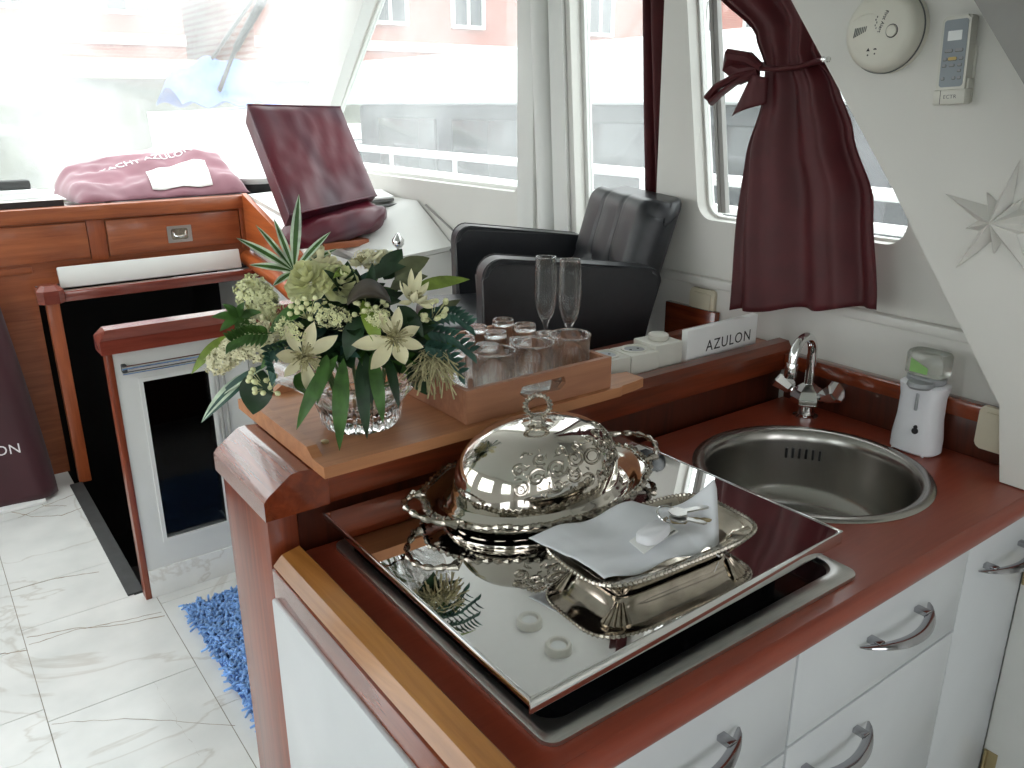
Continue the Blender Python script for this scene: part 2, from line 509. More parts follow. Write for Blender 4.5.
INK_GREY = mat('grey_ink', srgb(110, 112, 110), rough=0.7, var=0.05)
YELLOW = mat('yellow_button', srgb(206, 180, 110), rough=0.5)
LETTER_W = mat('white_letters', srgb(240, 236, 238), rough=0.6, var=0.02)
DARKHOLE = mat('dark_cabin_shade', srgb(34, 32, 33), rough=0.8, var=0.2, scale=3)  # near-black wall colour carries the shade of the stair pit
DARKGLASS = pane_mat('smoked_glass', haze=0.0, tint=(0.30, 0.30, 0.31, 1), gloss=0.02)
PANE_FRONT = pane_mat('windscreen_glass', haze=0.165)
PANE_SIDE = pane_mat('side_window_glass', haze=0.13)
PANE_NEAR = pane_mat('near_window_glass', haze=0.05)
PANE_CLEAR = pane_mat('clear_window_glass', haze=0.0)
RUG = mat('blue_chenille', srgb(128, 172, 230), rough=0.9, var=0.18, scale=30, sheen=0.3)
RUGBACK = mat('blue_rug_backing', srgb(70, 104, 168), rough=0.95, var=0.1)
BRASS = mat('dull_brass', (0.45, 0.36, 0.2, 1), rough=0.35, metal=1)
RUBBER = mat('dark_rubber', srgb(60, 60, 60), rough=0.7, var=0.1)
GREEN_SOAP = mat('green_label', srgb(140, 186, 112), rough=0.4, var=0.1)
# plants
L_DARK = leaf_mat('leaf_dark', srgb(30, 56, 30), None)
L_MID = leaf_mat('leaf_mid', srgb(62, 98, 40), None)
L_LIME = leaf_mat('leaf_lime', srgb(128, 150, 62), None)
L_BLUE = leaf_mat('leaf_bluish', srgb(50, 84, 72), None)
L_OLIVE = leaf_mat('leaf_olive', srgb(86, 90, 62), None)
L_PALE = leaf_mat('leaf_pale_margin', srgb(196, 212, 188), None)
L_PURPLE = leaf_mat('leaf_purple', srgb(70, 62, 54), None)
F_CREAM = mat('petal_cream', srgb(238, 233, 196), rough=0.6, var=0.08, scale=30)
F_GREENCREAM = mat('petal_green_cream', srgb(230, 231, 180), rough=0.6, var=0.12, scale=40)
F_WHITE = mat('petal_white', srgb(226, 219, 182), rough=0.6, var=0.06)
F_BEIGE = mat('stamen_beige', srgb(186, 178, 136), rough=0.7, var=0.2, scale=80)
STEMM = mat('stem_green', srgb(84, 104, 60), rough=0.6, var=0.15)

# ================================================================== SETTING
# floor: marble tiles with grout joints
def build_floor():
    bm = NB()
    g = 0.0012
    X = [-1.06, -0.705, -0.32, 0.065, 0.45, 0.835, 1.22, 1.63]
    rows = {0: [-1.6, -0.9, -0.2, 0.5, 1.2, 1.9, 2.6, 3.3, 4.0], 1: [-1.6, -1.2, -0.5, 0.2, 0.9, 1.6, 2.3, 3.0, 3.6, 4.0],
            2: [-1.6, -0.8, -0.1, 0.5, 1.1, 1.62, 2.22, 2.55, 3.1, 3.7, 4.0], 3: [-1.6, -0.9, -0.2, 0.5, 1.05, 1.58, 2.16, 2.655, 2.93, 3.5, 4.0],
            4: [-1.6, -1.0, -0.3, 0.4, 0.9, 1.35, 1.95, 2.55, 2.66], 5: [-1.6, -0.9, -0.2, 0.5, 1.2, 1.9, 2.3, 2.66], 6: [-1.6, -1, -0.3, 0.4, 1.1, 1.8, 2.66]}
    def add(x0, x1, y0, y1):
        if x1 - x0 < 0.01 or y1 - y0 < 0.01: return
        bx(bm, x0 + g, x1 - g, y0 + g, y1 - g, -0.02, 0.0)
    for k in range(7):
        for y0, y1 in zip(rows[k], rows[k][1:]):
            x0, x1 = X[k], X[k + 1]
            if y1 > 2.66:
                x1 = min(x1, 0.395)
                if x0 >= 0.395: continue
            if k == 3: x1 = min(x1, 0.45 if y1 <= 2.66 else 0.395)
            add(x0, x1, y0, y1)
    n_t = len(bm.faces)
    bx(bm, -1.06, 0.395, -1.6, 4.0, -0.06, -0.0015)
    bx(bm, 0.395, 1.63, -1.6, 2.64, -0.06, -0.0015)
    n_g = len(bm.faces)
    # brown veins across the slabs
    def vein(pts, w):
        P = []
        for (a, b) in zip(pts, pts[1:]):
            for i in range(8):
                t = i / 8
                P.append((a[0] + (b[0] - a[0]) * t + 0.006 * noise3(a[0] * 9 + t * 5, b[1] * 7), a[1] + (b[1] - a[1]) * t + 0.012 * noise3(a[1] * 5 + t * 6, 3)))
        P.append(pts[-1])
        vs = []
        for i, (x, y) in enumerate(P):
            ww = w * (0.5 + 0.8 * abs(noise3(x * 30, y * 30, 2)))
            vs.append((bm.verts.new((x, y - ww, 0.0004)), bm.verts.new((x, y + ww, 0.0004))))
        for A, B in zip(vs, vs[1:]):
            bm.faces.new((A[0], B[0], B[1], A[1]))
    vein([(0.07, 2.607), (0.2, 2.57), (0.3, 2.51), (0.443, 2.473)], 0.0033)
    vein([(0.07, 2.56), (0.2, 2.56), (0.3, 2.53), (0.44, 2.50)], 0.0027)
    vein([(0.069, 2.928), (0.2, 2.925), (0.33, 2.88)], 0.0030)
    vein([(0.073, 2.147), (0.25, 2.04), (0.457, 1.853)], 0.0018)
    vein([(-0.1, 2.57), (0.0, 2.56), (0.067, 2.535)], 0.0030)
    vein([(0.13, 3.6), (0.2, 3.48), (0.3, 3.42), (0.39, 3.45)], 0.0045)
    vein([(0.2, 3.7), (0.26, 3.55), (0.33, 3.5)], 0.0045)
    vein([(0.16, 3.5), (0.25, 3.55), (0.39, 3.6)], 0.0030)
    vein([(0.33, 2.17), (0.34, 1.95), (0.35, 1.8)], 0.0015)
    bm.faces.ensure_lookup_table()
    for i, f in enumerate(bm.faces):
        f.material_index = 0 if i < n_t else (1 if i < n_g else 2)
    o = obj('floor', bm, None, smooth=None, mats=[MARBLE, GROUT, CRACK])
    return struct(o)
build_floor()

YZ = lambda x, s=1: (lambda u, v, w: Vector((x + s * w, u, v)))       # plates standing along Y
XZ = lambda y, s=1: (lambda u, v, w: Vector((u, y + s * w, v)))       # plates standing along X

# right wall near the sink, rounded window
bm = NB()
W1 = [(y + (0.16 * (z - 1.27) if y > 1.2 else 0), z) for y, z in rrect(0.85, 1.375, 1.27, 1.98, 0.04)]
plate(bm, [(-1.6, -0.02), (1.50, -0.02), (1.53, 2.1), (-1.6, 2.1)], [W1], 0.06, YZ(1.57))
struct(obj('wall_right', bm, WHITE_WALL, smooth=30))
def window(name, outline, x, panemat, fw=0.012, depth=0.02):
    """slim frame round an outline in the y-z plane, with its glass"""
    cy = sum(p[0] for p in outline) / len(outline); cz = sum(p[1] for p in outline) / len(outline)
    ins = []
    n = len(outline)
    for i, p in enumerate(outline):
        a = Vector(outline[i - 1]); b = Vector(p); c = Vector(outline[(i + 1) % n])
        d1 = (b - a).normalized(); d2 = (c - b).normalized()
        n1 = Vector((-d1.y, d1.x)); n2 = Vector((-d2.y, d2.x))
        m = (n1 + n2)
        m = m / max(0.4, (1 + n1.dot(n2)))
        if m.dot(Vector((cy, cz)) - b) < 0: m = -m
        ins.append(tuple(b + m * fw))
    bm = NB(); plate(bm, outline, [ins], depth, YZ(x))
    fr = struct(obj(name, bm, WHITE, smooth=30))
    bm = NB(); prism(bm, ins, 0.004, YZ(x + depth / 2))
    obj('pane', bm, panemat, fr, smooth=None)
    return fr
w1 = window('window_1', W1, 1.605, PANE_NEAR, fw=0.006)
bm = NB(); prism(bm, [(1.335, 1.285), (1.344, 1.285), (1.450, 1.97), (1.441, 1.97)], 0.015, YZ(1.603)); prism(bm, [(1.322, 1.285), (1.335, 1.285), (1.441, 1.97), (1.428, 1.97)], 0.015, YZ(1.606))
obj('sash_bar', bm, GREY_FRAME, w1)

# right wall further forward: door window, side window, raked front edge
bm = NB()
W2 = [(1.60, 1.16), (1.93, 1.16), (2.00, 2.02), (1.62, 2.02)]
W3 = [(2.25, 1.258), (3.80, 1.25), (3.855, 1.30), (3.12, 2.0), (3.08, 2.02), (2.25, 2.02), (2.222, 1.99), (2.222, 1.29)]
plate(bm, [(1.535, -0.02), (4.24, -0.02), (4.24, 1.14), (3.23, 2.1), (1.535, 2.1)], [W2, W3], 0.07, YZ(1.66))
bx(bm, 1.635, 1.662, 1.50, 1.534, -0.02, 2.1)
struct(obj('wall_right_forward', bm, WHITE_WALL, smooth=30))
window('window_2', W2, 1.70, PANE_SIDE, fw=0.015)
window('window_3', W3, 1.70, PANE_SIDE, fw=0.012)
# mouldings beside the door window
bm = NB(); tube(bm, [(1.662, 2.075 + 0.07 * (z - 1.3), z) for z in (0.9, 1.3, 1.7, 2.1)], 0.036, n=16)
struct(obj('trim_1', bm, WHITE))
bm = NB(); bx(bm, 1.645, 1.66, 2.13, 2.215, 0.9, 2.1, 0.004); prism(bm, [(1.935, 0.9), (2.005, 0.9), (2.085, 2.1), (2.025, 2.1)], 0.012, YZ(1.647))
bx(bm, 1.648, 1.66, 1.575, 1.945, 1.10, 1.15, 0.004)
struct(obj('trim_2', bm, WHITE))

# inner diagonal panel by the sink
bm = NB()
prism(bm, [(0.565, 0.902), (0.590, 1.04), (0.838, 1.385), (1.10, 1.725), (1.40, 2.1), (-1.6, 2.1), (-1.6, 1.0), (0.36, 0.902)], 0.02, YZ(1.48))
struct(obj('wall_inner_right', bm, WHITE_WALL, smooth=30))
bm = NB()
prism(bm, [(0.70, 1.70), (0.60, 1.57), (0.50, 1.44), (0.30, 1.44), (0.30, 2.1), (1.00, 2.1)], 0.03, YZ(1.36))
bx(bm, 1.36, 1.48, 0.30, 0.31, 1.44, 2.1)
struct(obj('trim_3', bm, GREY_FRAME, smooth=30))
# sill moulding under the window
bm = NB(); bx(bm, 1.545, 1.57, 0.57, 1.49, 1.115, 1.135, 0.004)
struct(obj('trim_4', bm, WHITE_WALL))

# ceiling, left side, aft bulkhead
bm = NB(); prism(bm, [(-1.06, -1.66), (1.72, -1.66), (1.72, 3.22), (-1.06, 3.60)], 0.04, lambda u, v, w: Vector((u, v, 2.1 + w)))
struct(obj('ceiling', bm, CEIL, smooth=None))
bm = NB()
LW = [rrect(-1.2, -0.4, 1.1, 1.85, 0.05), rrect(0.2, 1.1, 1.1, 1.85, 0.05), [(1.6, 0.04), (2.5, 0.04), (2.5, 2.0), (1.6, 2.0)], [(2.85, 1.2), (3.9, 1.2), (3.3, 1.95), (2.85, 1.95)]]
plate(bm, [(-1.66, -0.06), (4.72, -0.06), (4.72, 1.14), (3.60, 2.1), (-1.66, 2.1)], LW, 0.05, YZ(-1.11))
struct(obj('wall_left', bm, WHITE_WALL, smooth=30))
for i, L in enumerate((LW[0], LW[1], LW[3])):
    window('window_%d' % (i + 5), L, -1.09, PANE_CLEAR)
bm = NB()
AW = [rrect(-0.75, -0.05, 1.05, 1.85, 0.05), rrect(0.35, 1.05, 1.05, 1.85, 0.05)]
plate(bm, [(-1.11, -0.06), (1.63, -0.06), (1.63, 2.1), (-1.11, 2.1)], AW, 0.05, XZ(-1.66))
struct(obj('wall_back', bm, WHITE_WALL, smooth=30))
# windscreen: raked pane in its frame
def ws(x, t): # t 0 sill .. 1 top
    return Vector((x, 4.24 + (1.66 - x) * 0.18 - 1.02 * t, 1.14 + 0.96 * t))
bm = NB()
surf(bm, lambda u, v: ws(-1.04 + 2.66 * u, 0.03 + 0.94 * v), 1, 1, 0.005)
wsf_bm = NB()
for a, b, r in ((ws(-1.06, 0), ws(1.66, 0), 0.025), (ws(-1.06, 1), ws(1.66, 1), 0.03), (ws(-1.06, 0), ws(-1.06, 1), 0.03), (ws(-0.15, 0), ws(-0.15, 1), 0.02)):
    tube(wsf_bm, [a, b], r, n=8)
wf = struct(obj('window_4', wsf_bm, WHITE))
obj('pane', bm, PANE_FRONT, wf, smooth=None)
# raked corner post
bm = NB()
prism(bm, [(3.88, 1.16), (4.24, 1.13), (3.23, 2.1), (2.97, 2.1)], 0.05, YZ(1.61))
struct(obj('trim_5', bm, WHITE, smooth=30))
# wooden skirting on the wall behind the chair
bm = NB(); bx(bm, 1.552, 1.57, 1.285, 1.45, 0.75, 1.055, 0.003)
struct(obj('trim_6', bm, MAHOG_Y))

# ------------------------------------------------------------------ stairwell to the fore cabin
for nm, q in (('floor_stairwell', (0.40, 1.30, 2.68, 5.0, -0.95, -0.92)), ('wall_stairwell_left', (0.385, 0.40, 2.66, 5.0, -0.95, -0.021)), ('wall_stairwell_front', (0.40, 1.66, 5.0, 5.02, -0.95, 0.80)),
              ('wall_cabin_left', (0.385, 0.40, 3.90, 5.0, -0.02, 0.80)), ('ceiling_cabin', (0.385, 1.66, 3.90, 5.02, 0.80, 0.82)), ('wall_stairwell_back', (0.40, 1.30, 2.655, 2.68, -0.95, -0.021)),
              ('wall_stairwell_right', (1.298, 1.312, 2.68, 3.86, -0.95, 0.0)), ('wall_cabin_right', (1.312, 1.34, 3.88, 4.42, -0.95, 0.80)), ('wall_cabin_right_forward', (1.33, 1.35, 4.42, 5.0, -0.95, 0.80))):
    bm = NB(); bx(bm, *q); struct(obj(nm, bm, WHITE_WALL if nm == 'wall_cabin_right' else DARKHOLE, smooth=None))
bm = NB(); bx(bm, 0.375, 0.425, 2.66, 3.70, -0.03, 0.006, 0.003)
struct(obj('trim_7', bm, RUBBER))
st = thing('companion_step', 'dark step going down inside the companionway below the helm', 'step', (0.85, 3.2, -0.92))
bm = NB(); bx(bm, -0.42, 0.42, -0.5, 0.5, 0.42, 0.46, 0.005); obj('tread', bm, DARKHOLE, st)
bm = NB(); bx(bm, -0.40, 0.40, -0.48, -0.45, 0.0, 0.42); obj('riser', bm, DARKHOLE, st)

# ================================================================== GALLEY
# cabinet under the worktop
cab = thing('kitchen_cabinet', 'white galley cabinet with drawers under the red worktop', 'cabinet', (0.95, 0.80, 0))
def CL(bm, x0, x1, y0, y1, z0, z1, bev=0.0):
    return bx(bm, x0 - 0.95, x1 - 0.95, y0 - 0.80, y1 - 0.80, z0, z1, bev)
bm = NB()
CL(bm, 0.36, 1.53, 0.534, 0.55, 0.06, 0.86)
CL(bm, 0.36, 0.378, 0.55, 1.07, 0.06, 0.86)
CL(bm, 0.36, 1.53, 1.07, 1.085, 0.06, 0.86)
CL(bm, 0.36, 1.53, 0.55, 1.07, 0.06, 0.08)
CL(bm, 1.515, 1.53, 0.55, 1.07, 0.06, 0.86)
CL(bm, 0.37, 1.52, 0.57, 1.06, 0.002, 0.06)
obj('carcass', bm, WHITE_GLOSS, cab)
bm = NB(); CL(bm, 0.337, 0.346, 0.56, 1.062, 0.06, 0.848, 0.003)
obj('end_panel', bm, WHITE_GLOSS, cab)
bm = NB(); CL(bm, 0.345, 0.373, 0.52, 1.070, 0.0, 0.892, 0.002); obj('end_frame', bm, MAHOG_Y, cab)
def bow_handle(par, xa, xb, z, y):
    bm = NB()
    n = 24; pts = []; rr = []
    for i in range(n + 1):
        t = i / n
        pts.append((xa + (xb - xa) * t, y - 0.004 - 0.034 * math.sin(PI * t) ** 0.85, z - 0.003 * math.sin(PI * t)))
        rr.append(0.0018 + 0.0088 * math.sin(PI * t) ** 0.6)
    tube(bm, pts, rr, n=10, flat=0.55)
    for t in (0.16, 0.84):
        xx = xa + (xb - xa) * t
        box(bm, (xx, y - 0.010, z), (0.014, 0.022, 0.009), 0.002)
    obj('handle', bm, HANDLE, par)
def drawer(x0, x1, z0, z1, hx0, hx1, hz, name='drawer'):
    bm = NB(); CL(bm, x0, x1, 0.515, 0.533, z0, z1, 0.0025)
    d = obj(name, bm, WHITE_GLOSS, cab)
    bow_handle(d, hx0 - 0.95, hx1 - 0.95, hz, 0.515 - 0.80)
    return d
drawer(0.365, 0.838, 0.70, 0.862, 0.535, 0.722, 0.803)
drawer(0.842, 1.2895, 0.704, 0.862, 0.985, 1.172, 0.805)
drawer(0.842, 1.2895, 0.39, 0.700, 0.858, 1.045, 0.645)
drawer(0.365, 0.838, 0.39, 0.696, 0.535, 0.722, 0.645)
drawer(1.2905, 1.528, 0.10, 0.862, 1.329, 1.512, 0.803, 'door')
drawer(0.365, 1.287, 0.10, 0.386, 0.73, 0.917, 0.30)

dr = thing('cabinet_door', 'white cabinet door standing open on brass hinges at right', 'door', (1.532, 0.50, 0))
bm = NB(); bx(bm, -0.003, 0.018, -0.42, 0.0145, 0.10, 0.86, 0.001); obj('door_leaf', bm, WHITE, dr)
for z in (0.735, 0.30):
    bm = NB(); bx(bm, -0.006, -0.002, -0.012, 0.010, z - 0.03, z + 0.03, 0.001); tube(bm, [(-0.006, 0.009, z - 0.03), (-0.006, 0.009, z + 0.03)], 0.004, n=8)
    obj('hinge', bm, BRASS, dr)

# worktop with the round cut-out
bm = NB()
SK = (1.262, 0.80)
plate(bm, [(0.375, 0.515), (1.568, 0.515), (1.568, 1.075), (0.375, 1.075)], [circ(SK[0], SK[1], 0.195, 64)], 0.036, lambda u, v, w: Vector((u, v, 0.864 + w)))
tube(bm, [(0.375, 0.517, 0.882), (1.568, 0.517, 0.882)], 0.018, n=16)
wt = tag(obj('worktop', bm, COUNTER, smooth=30), 'red-brown wooden galley worktop around the round sink', 'worktop')
bm = NB()
prism(bm, [(0.349, 0.893), (0.392, 0.893), (0.397, 0.905), (0.388, 0.918), (0.360, 0.912), (0.346, 0.898)], 0.56, lambda u, v, w: Vector((u, 0.505 + w, v)))
tag(obj('fiddle_rail', bm, OCHRE, smooth=25), 'pale ochre wooden rail along the left edge of the red worktop', 'rail')
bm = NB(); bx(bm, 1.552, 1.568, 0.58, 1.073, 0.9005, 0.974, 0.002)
bsb = tag(obj('backsplash_board', bm, SHADEDMAHOG), 'low dark wooden backsplash between the sink and the white wall', 'backsplash')
bm = NB(); bx(bm, 1.540, 1.569, 0.58, 1.073, 0.9745, 1.007, 0.004); obj('cap_moulding', bm, MAHOG_Y, bsb)

# round sink
sk = thing('sink', 'round stainless steel sink let into the red worktop', 'sink', (SK[0], SK[1], 0.90))
bm = NB()
lathe(bm, [(0.191, -0.004), (0.211, 0.0006), (0.209, 0.0035), (0.200, 0.006), (0.190, 0.004), (0.183, -0.004), (0.180, -0.02), (0.176, -0.11), (0.165, -0.135), (0.13, -0.146), (0.04, -0.152), (0.035, -0.156), (0, -0.156)], n=96)
obj('basin', bm, SINK_STEEL, sk, smooth=60)
bm = NB(); lathe(bm, [(0.036, -0.1535), (0.036, -0.150), (0.030, -0.1495), (0.026, -0.152), (0, -0.1525)], n=32); obj('drain', bm, CHROME, sk)
for i in range(6):
    a = math.radians(27 + i * 4.2)
    bm = NB(); box(bm, (0.1765 * math.cos(a), 0.1765 * math.sin(a), -0.044), (0.003, 0.005, 0.022), 0.001, rot=Euler((0, 0, a)))
    obj('overflow_slot', bm, BLACKPLASTIC, sk)

# faucet
fa = thing('faucet', 'chrome two-handle faucet with a curved spout behind the sink', 'faucet', (1.487, 0.968, 0.90), rz=math.radians(187))
bm = NB(); lathe(bm, [(0, 0), (0.026, 0), (0.026, 0.004), (0.018, 0.008), (0.016, 0.018), (0.015, 0.03)], n=24)
bmx = bm
r0 = [(0.020, 0.026), (0.034, 0.034), (0.036, 0.046), (0.030, 0.062), (0.016, 0.072), (0.012, 0.075), (0, 0.075)]
lathe(bmx, [(0, 0.022)] + r0, n=6)
obj('body', bmx, CHROME, fa, smooth=25)
bm = NB()
P = [(0, 0, 0.07), (0, 0, 0.11), (0.0, 0, 0.135)]
for i in range(13):
    a = PI * i / 12 * 0.93
    P.append((0.040 - 0.040 * math.cos(a), 0, 0.143 + 0.040 * math.sin(a)))
P.append((P[-1][0] + 0.003, 0, P[-1][2] - 0.02))
tube(bm, P, [0.0105] * 3 + [0.0100] * 13 + [0.0098], n=16)
e = Vector(P[-1])
sp = obj('spout', bm, CHROME, fa)
bm = NB(); tube(bm, [e + Vector((0, 0, 0.004)), e + Vector((0.001, 0, -0.004)), e + Vector((0.003, 0, -0.022)), e + Vector((0.0035, 0, -0.026))], [0.0115, 0.0125, 0.0125, 0.011], n=16)
obj('aerator', bm, CHROME, sp)
for s in (-1, 1):
    bm = NB()
    d = Vector((0.12, s * 0.8, 0.52)).normalized()
    b0 = Vector((0, s * 0.022, 0.046))
    tube(bm, [b0, b0 + d * 0.018], 0.009, n=12)
    tube(bm, [b0 + d * 0.016, b0 + d * 0.020, b0 + d * 0.050, b0 + d * 0.054], [0.012, 0.016, 0.0235, 0.021], n=8)
    obj('handle', bm, CHROME, fa, smooth=20)

# soap dispenser
sd = thing('soap_dispenser', 'white automatic soap dispenser with a clear green-labelled refill on top', 'soap dispenser', (1.504, 0.733, 0.90), rz=math.radians(178))
bm = NB()
secs = [(0, 0.028, 0.040), (0.004, 0.033, 0.045), (0.03, 0.033, 0.045), (0.07, 0.030, 0.040), (0.11, 0.031, 0.039), (0.135, 0.034, 0.043), (0.138, 0.030, 0.040)]
def ov(a, rx, ry):
    c, s = math.cos(a), math.sin(a)
    k = 2 / 2.9
    return (rx * math.copysign(abs(c) ** k, c), ry * math.copysign(abs(s) ** k, s))
rings = []
for (z, rx, ry) in secs:
    rings.append([bm.verts.new((*ov(2 * PI * i / 40, rx, ry), z)) for i in range(40)])
for A, B in zip(rings, rings[1:]):
    for i in range(40): bm.faces.new((A[i], A[(i + 1) % 40], B[(i + 1) % 40], B[i]))
bm.faces.new(rings[0][::-1]); bm.faces.new(rings[-1])
sb = obj('body', bm, PLASTIC_W, sd, smooth=50)
bm = NB(); box(bm, (0.0325, 0.006, 0.106), (0.004, 0.006, 0.034), 0.0015); obj('level_window', bm, GREY_PLASTIC, sb)
bm = NB(); lathe(bm, [(0, 0), (0.006, 0), (0.006, 0.003), (0, 0.003)], n=16); lathe(bm, [(0, 0), (0.0035, 0), (0.0035, 0.003), (0, 0.003)], n=12, c=(0, 0.008, 0))
xf(bm, lambda x, y, z: (0.0325 + z, x + 0.012, 0.050 + y)); obj('sensor_eye', bm, INK, sb)
for s in (-1, 1):
    bm = NB(); box(bm, (0.026, s * 0.03, 0.0025), (0.006, 0.006, 0.004), 0.001); obj('foot', bm, PLASTIC_W, sd)
bm = NB(); lathe(bm, [(0, 0.138), (0.026, 0.138), (0.029, 0.142), (0.029, 0.150), (0.024, 0.154), (0, 0.154)], n=32, sx=1.0, sy=1.25)
lathe(bm, [(0, 0.134), (0.020, 0.134), (0.024, 0.139), (0.022, 0.146), (0, 0.148)], n=24, c=(0.028, 0.006, 0), sx=1.1)
obj('collar', bm, GREY_PLASTIC, sd, smooth=50)
bm = NB()
def rr_loft(bm, secs, n=40, p=3.5):
    rings = []
    k = 2 / p
    for (z, rx, ry) in secs:
        R = []
        for i in range(n):
            a = 2 * PI * i / n; c, s = math.cos(a), math.sin(a)
            R.append(bm.verts.new((rx * math.copysign(abs(c) ** k, c), ry * math.copysign(abs(s) ** k, s), z)))
        rings.append(R)
    for A, B in zip(rings, rings[1:]):
        for i in range(n): bm.faces.new((A[i], A[(i + 1) % n], B[(i + 1) % n], B[i]))
    bm.faces.new(rings[0][::-1]); bm.faces.new(rings[-1])
    return rings
rr_loft(bm, [(0.1545, 0.026, 0.037), (0.158, 0.027, 0.038), (0.192, 0.027, 0.038), (0.197, 0.024, 0.035)])
CART = mat('cloudy_plastic', srgb(226, 228, 220), rough=0.2, var=0.02, trans=0.8)
rf = obj('refill', bm, CART, sd, smooth=50)
bm = NB()
surf(bm, lambda u, v: (0.0283, -0.020 + 0.034 * u, 0.160 + 0.026 * v - 0.014 * u * v), 6, 6, 0.0008)
obj('label_leaf', bm, GREEN_SOAP, rf)

# ------------------------------------------------------------------ hob
hob = thing('hob', 'steel hob with its mirror-like glass lid closed', 'hob', (0.722, 0.807, 0.90))
bm = NB()
outer = rrect(-0.283, 0.283, -0.270, 0.257, 0.018)
inner = rrect(-0.265, 0.262, -0.243, 0.240, 0.03)
# pressed steel tray: rim then a dished recess
L = [(outer, 0.0005), (rrect(-0.283, 0.283, -0.270, 0.257, 0.018), 0.006), (rrect(-0.277, 0.277, -0.264, 0.251, 0.016), 0.010), (rrect(-0.268, 0.266, -0.246, 0.244, 0.03), 0.009), (inner, 0.003)]
prev = None
for lp, z in L:
    R = [bm.verts.new((u, v, z)) for u, v in lp]
    if prev:
        n = len(R)
        for i in range(n): bm.faces.new((prev[i], prev[(i + 1) % n], R[(i + 1) % n], R[i]))
    prev = R
obj('tray', bm, STEEL, hob, smooth=40)
bm = NB(); prism(bm, rrect(-0.266, 0.263, -0.244, 0.241, 0.03), 0.003, lambda u, v, w: Vector((u, v, 0.001 + w)))
hp = obj('burner_plate', bm, BLACKGLASS, hob, smooth=30)
for (x, y, r) in ((-0.12, -0.09, 0.04), (0.12, -0.09, 0.05), (-0.12, 0.11, 0.05), (0.12, 0.11, 0.04)):
    bm = NB(); lathe(bm, [(0, 0.004), (r, 0.004), (r, 0.014), (r * 0.8, 0.017), (0, 0.017)], n=32, c=(x, y, 0)); obj('burner', bm, BLACKPLASTIC, hob)
    for a in range(4):
        bm = NB()
        t = a * PI / 2 + PI / 4
        tube(bm, [(x + 0.025 * math.cos(t), y + 0.025 * math.sin(t), 0.024), (x + 0.095 * math.cos(t), y + 0.095 * math.sin(t), 0.024), (x + 0.098 * math.cos(t), y + 0.098 * math.sin(t), 0.004)], 0.0035, n=6)
        obj('pan_support', bm, BLACKPLASTIC, hob)
LQ = [(-0.292, -0.250), (0.274, -0.237), (0.270, 0.253), (-0.292, 0.253)]
bm = NB(); prism(bm, LQ, 0.008, lambda u, v, w: Vector((u, v, 0.052 + w))); obj('lid', bm, MIRROR, hob, smooth=30)
bm = NB()
for (a, b, dz) in ((LQ[0], LQ[1], 0.020), (LQ[1], LQ[2], 0.011), (LQ[3], LQ[0], 0.011)):
    a = Vector((*a, 0)); b = Vector((*b, 0)); d = (b - a).normalized(); n_ = Vector((d.y, -d.x, 0))
    box(bm, (a + b) / 2 + n_ * 0.0012 + Vector((0, 0, 0.0612 - dz / 2)), ((b - a).length + 0.004, 0.0028, dz), 0.0006, rot=Euler((0, 0, math.atan2(d.y, d.x))))
obj('lid_trim', bm, CHROME, hob, smooth=30)
bm = NB()
for s in (-0.2, 0.2):
    tube(bm, [(s - 0.03, 0.256, 0.045), (s + 0.03, 0.256, 0.045)], 0.008, n=12)
    box(bm, (s, 0.252, 0.025), (0.05, 0.006, 0.04))
    box(bm, (s, 0.20, 0.031), (0.012, 0.012, 0.042))
    box(bm, (s, -0.18, 0.031), (0.012, 0.012, 0.042))
obj('lid_hinge', bm, BLACKPLASTIC, hob)

# ------------------------------------------------------------------ bar shelf behind the worktop
bar = thing('bar_shelf', 'raised mahogany bar shelf running behind the hob to the wall', 'bar shelf', (0.95, 1.18, 0))
def BL(bm, x0, x1, y0, y1, z0, z1, bev=0.0):
    return bx(bm, x0 - 0.95, x1 - 0.95, y0 - 1.18, y1 - 1.18, z0, z1, bev)
bm = NB(); BL(bm, 0.40, 1.565, 1.094, 1.285, 0.10, 0.965); obj('bulkhead', bm, SHADEDMAHOG, bar)
bm = NB()
prism(bm, [(1.078, 0.966), (1.074, 0.975), (1.074, 1.012), (1.084, 1.029), (1.110, 1.030), (1.116, 1.022), (1.116, 0.966)], 1.166, lambda u, v, w: Vector((0.402 + w - 0.95, u - 1.18, v)))
obj('front_moulding', bm, MAHOG, bar, smooth=25)
bm = NB(); BL(bm, 0.44, 1.566, 1.116, 1.27, 0.966, 1.016); obj('shelf_board', bm, ORANGE, bar)
bm = NB(); BL(bm, 0.402, 1.566, 1.270, 1.300, 0.966, 1.030, 0.006); obj('back_moulding', bm, MAHOG, bar)
# chamfered end cap
bm = NB()
prism(bm, [(0.345, 0.966), (0.345, 0.996), (0.352, 1.004), (0.388, 1.030), (0.402, 1.032), (0.445, 1.026), (0.445, 0.966)], 0.228, lambda u, v, w: Vector((u - 0.95, 1.073 + w - 1.18, v)))
obj('end_cap', bm, MAHOG_Y, bar, smooth=20)
bm = NB(); BL(bm, 0.352, 0.40, 1.092, 1.29, 0.0, 0.966, 0.004); obj('end_post', bm, MAHOG_Z, bar)

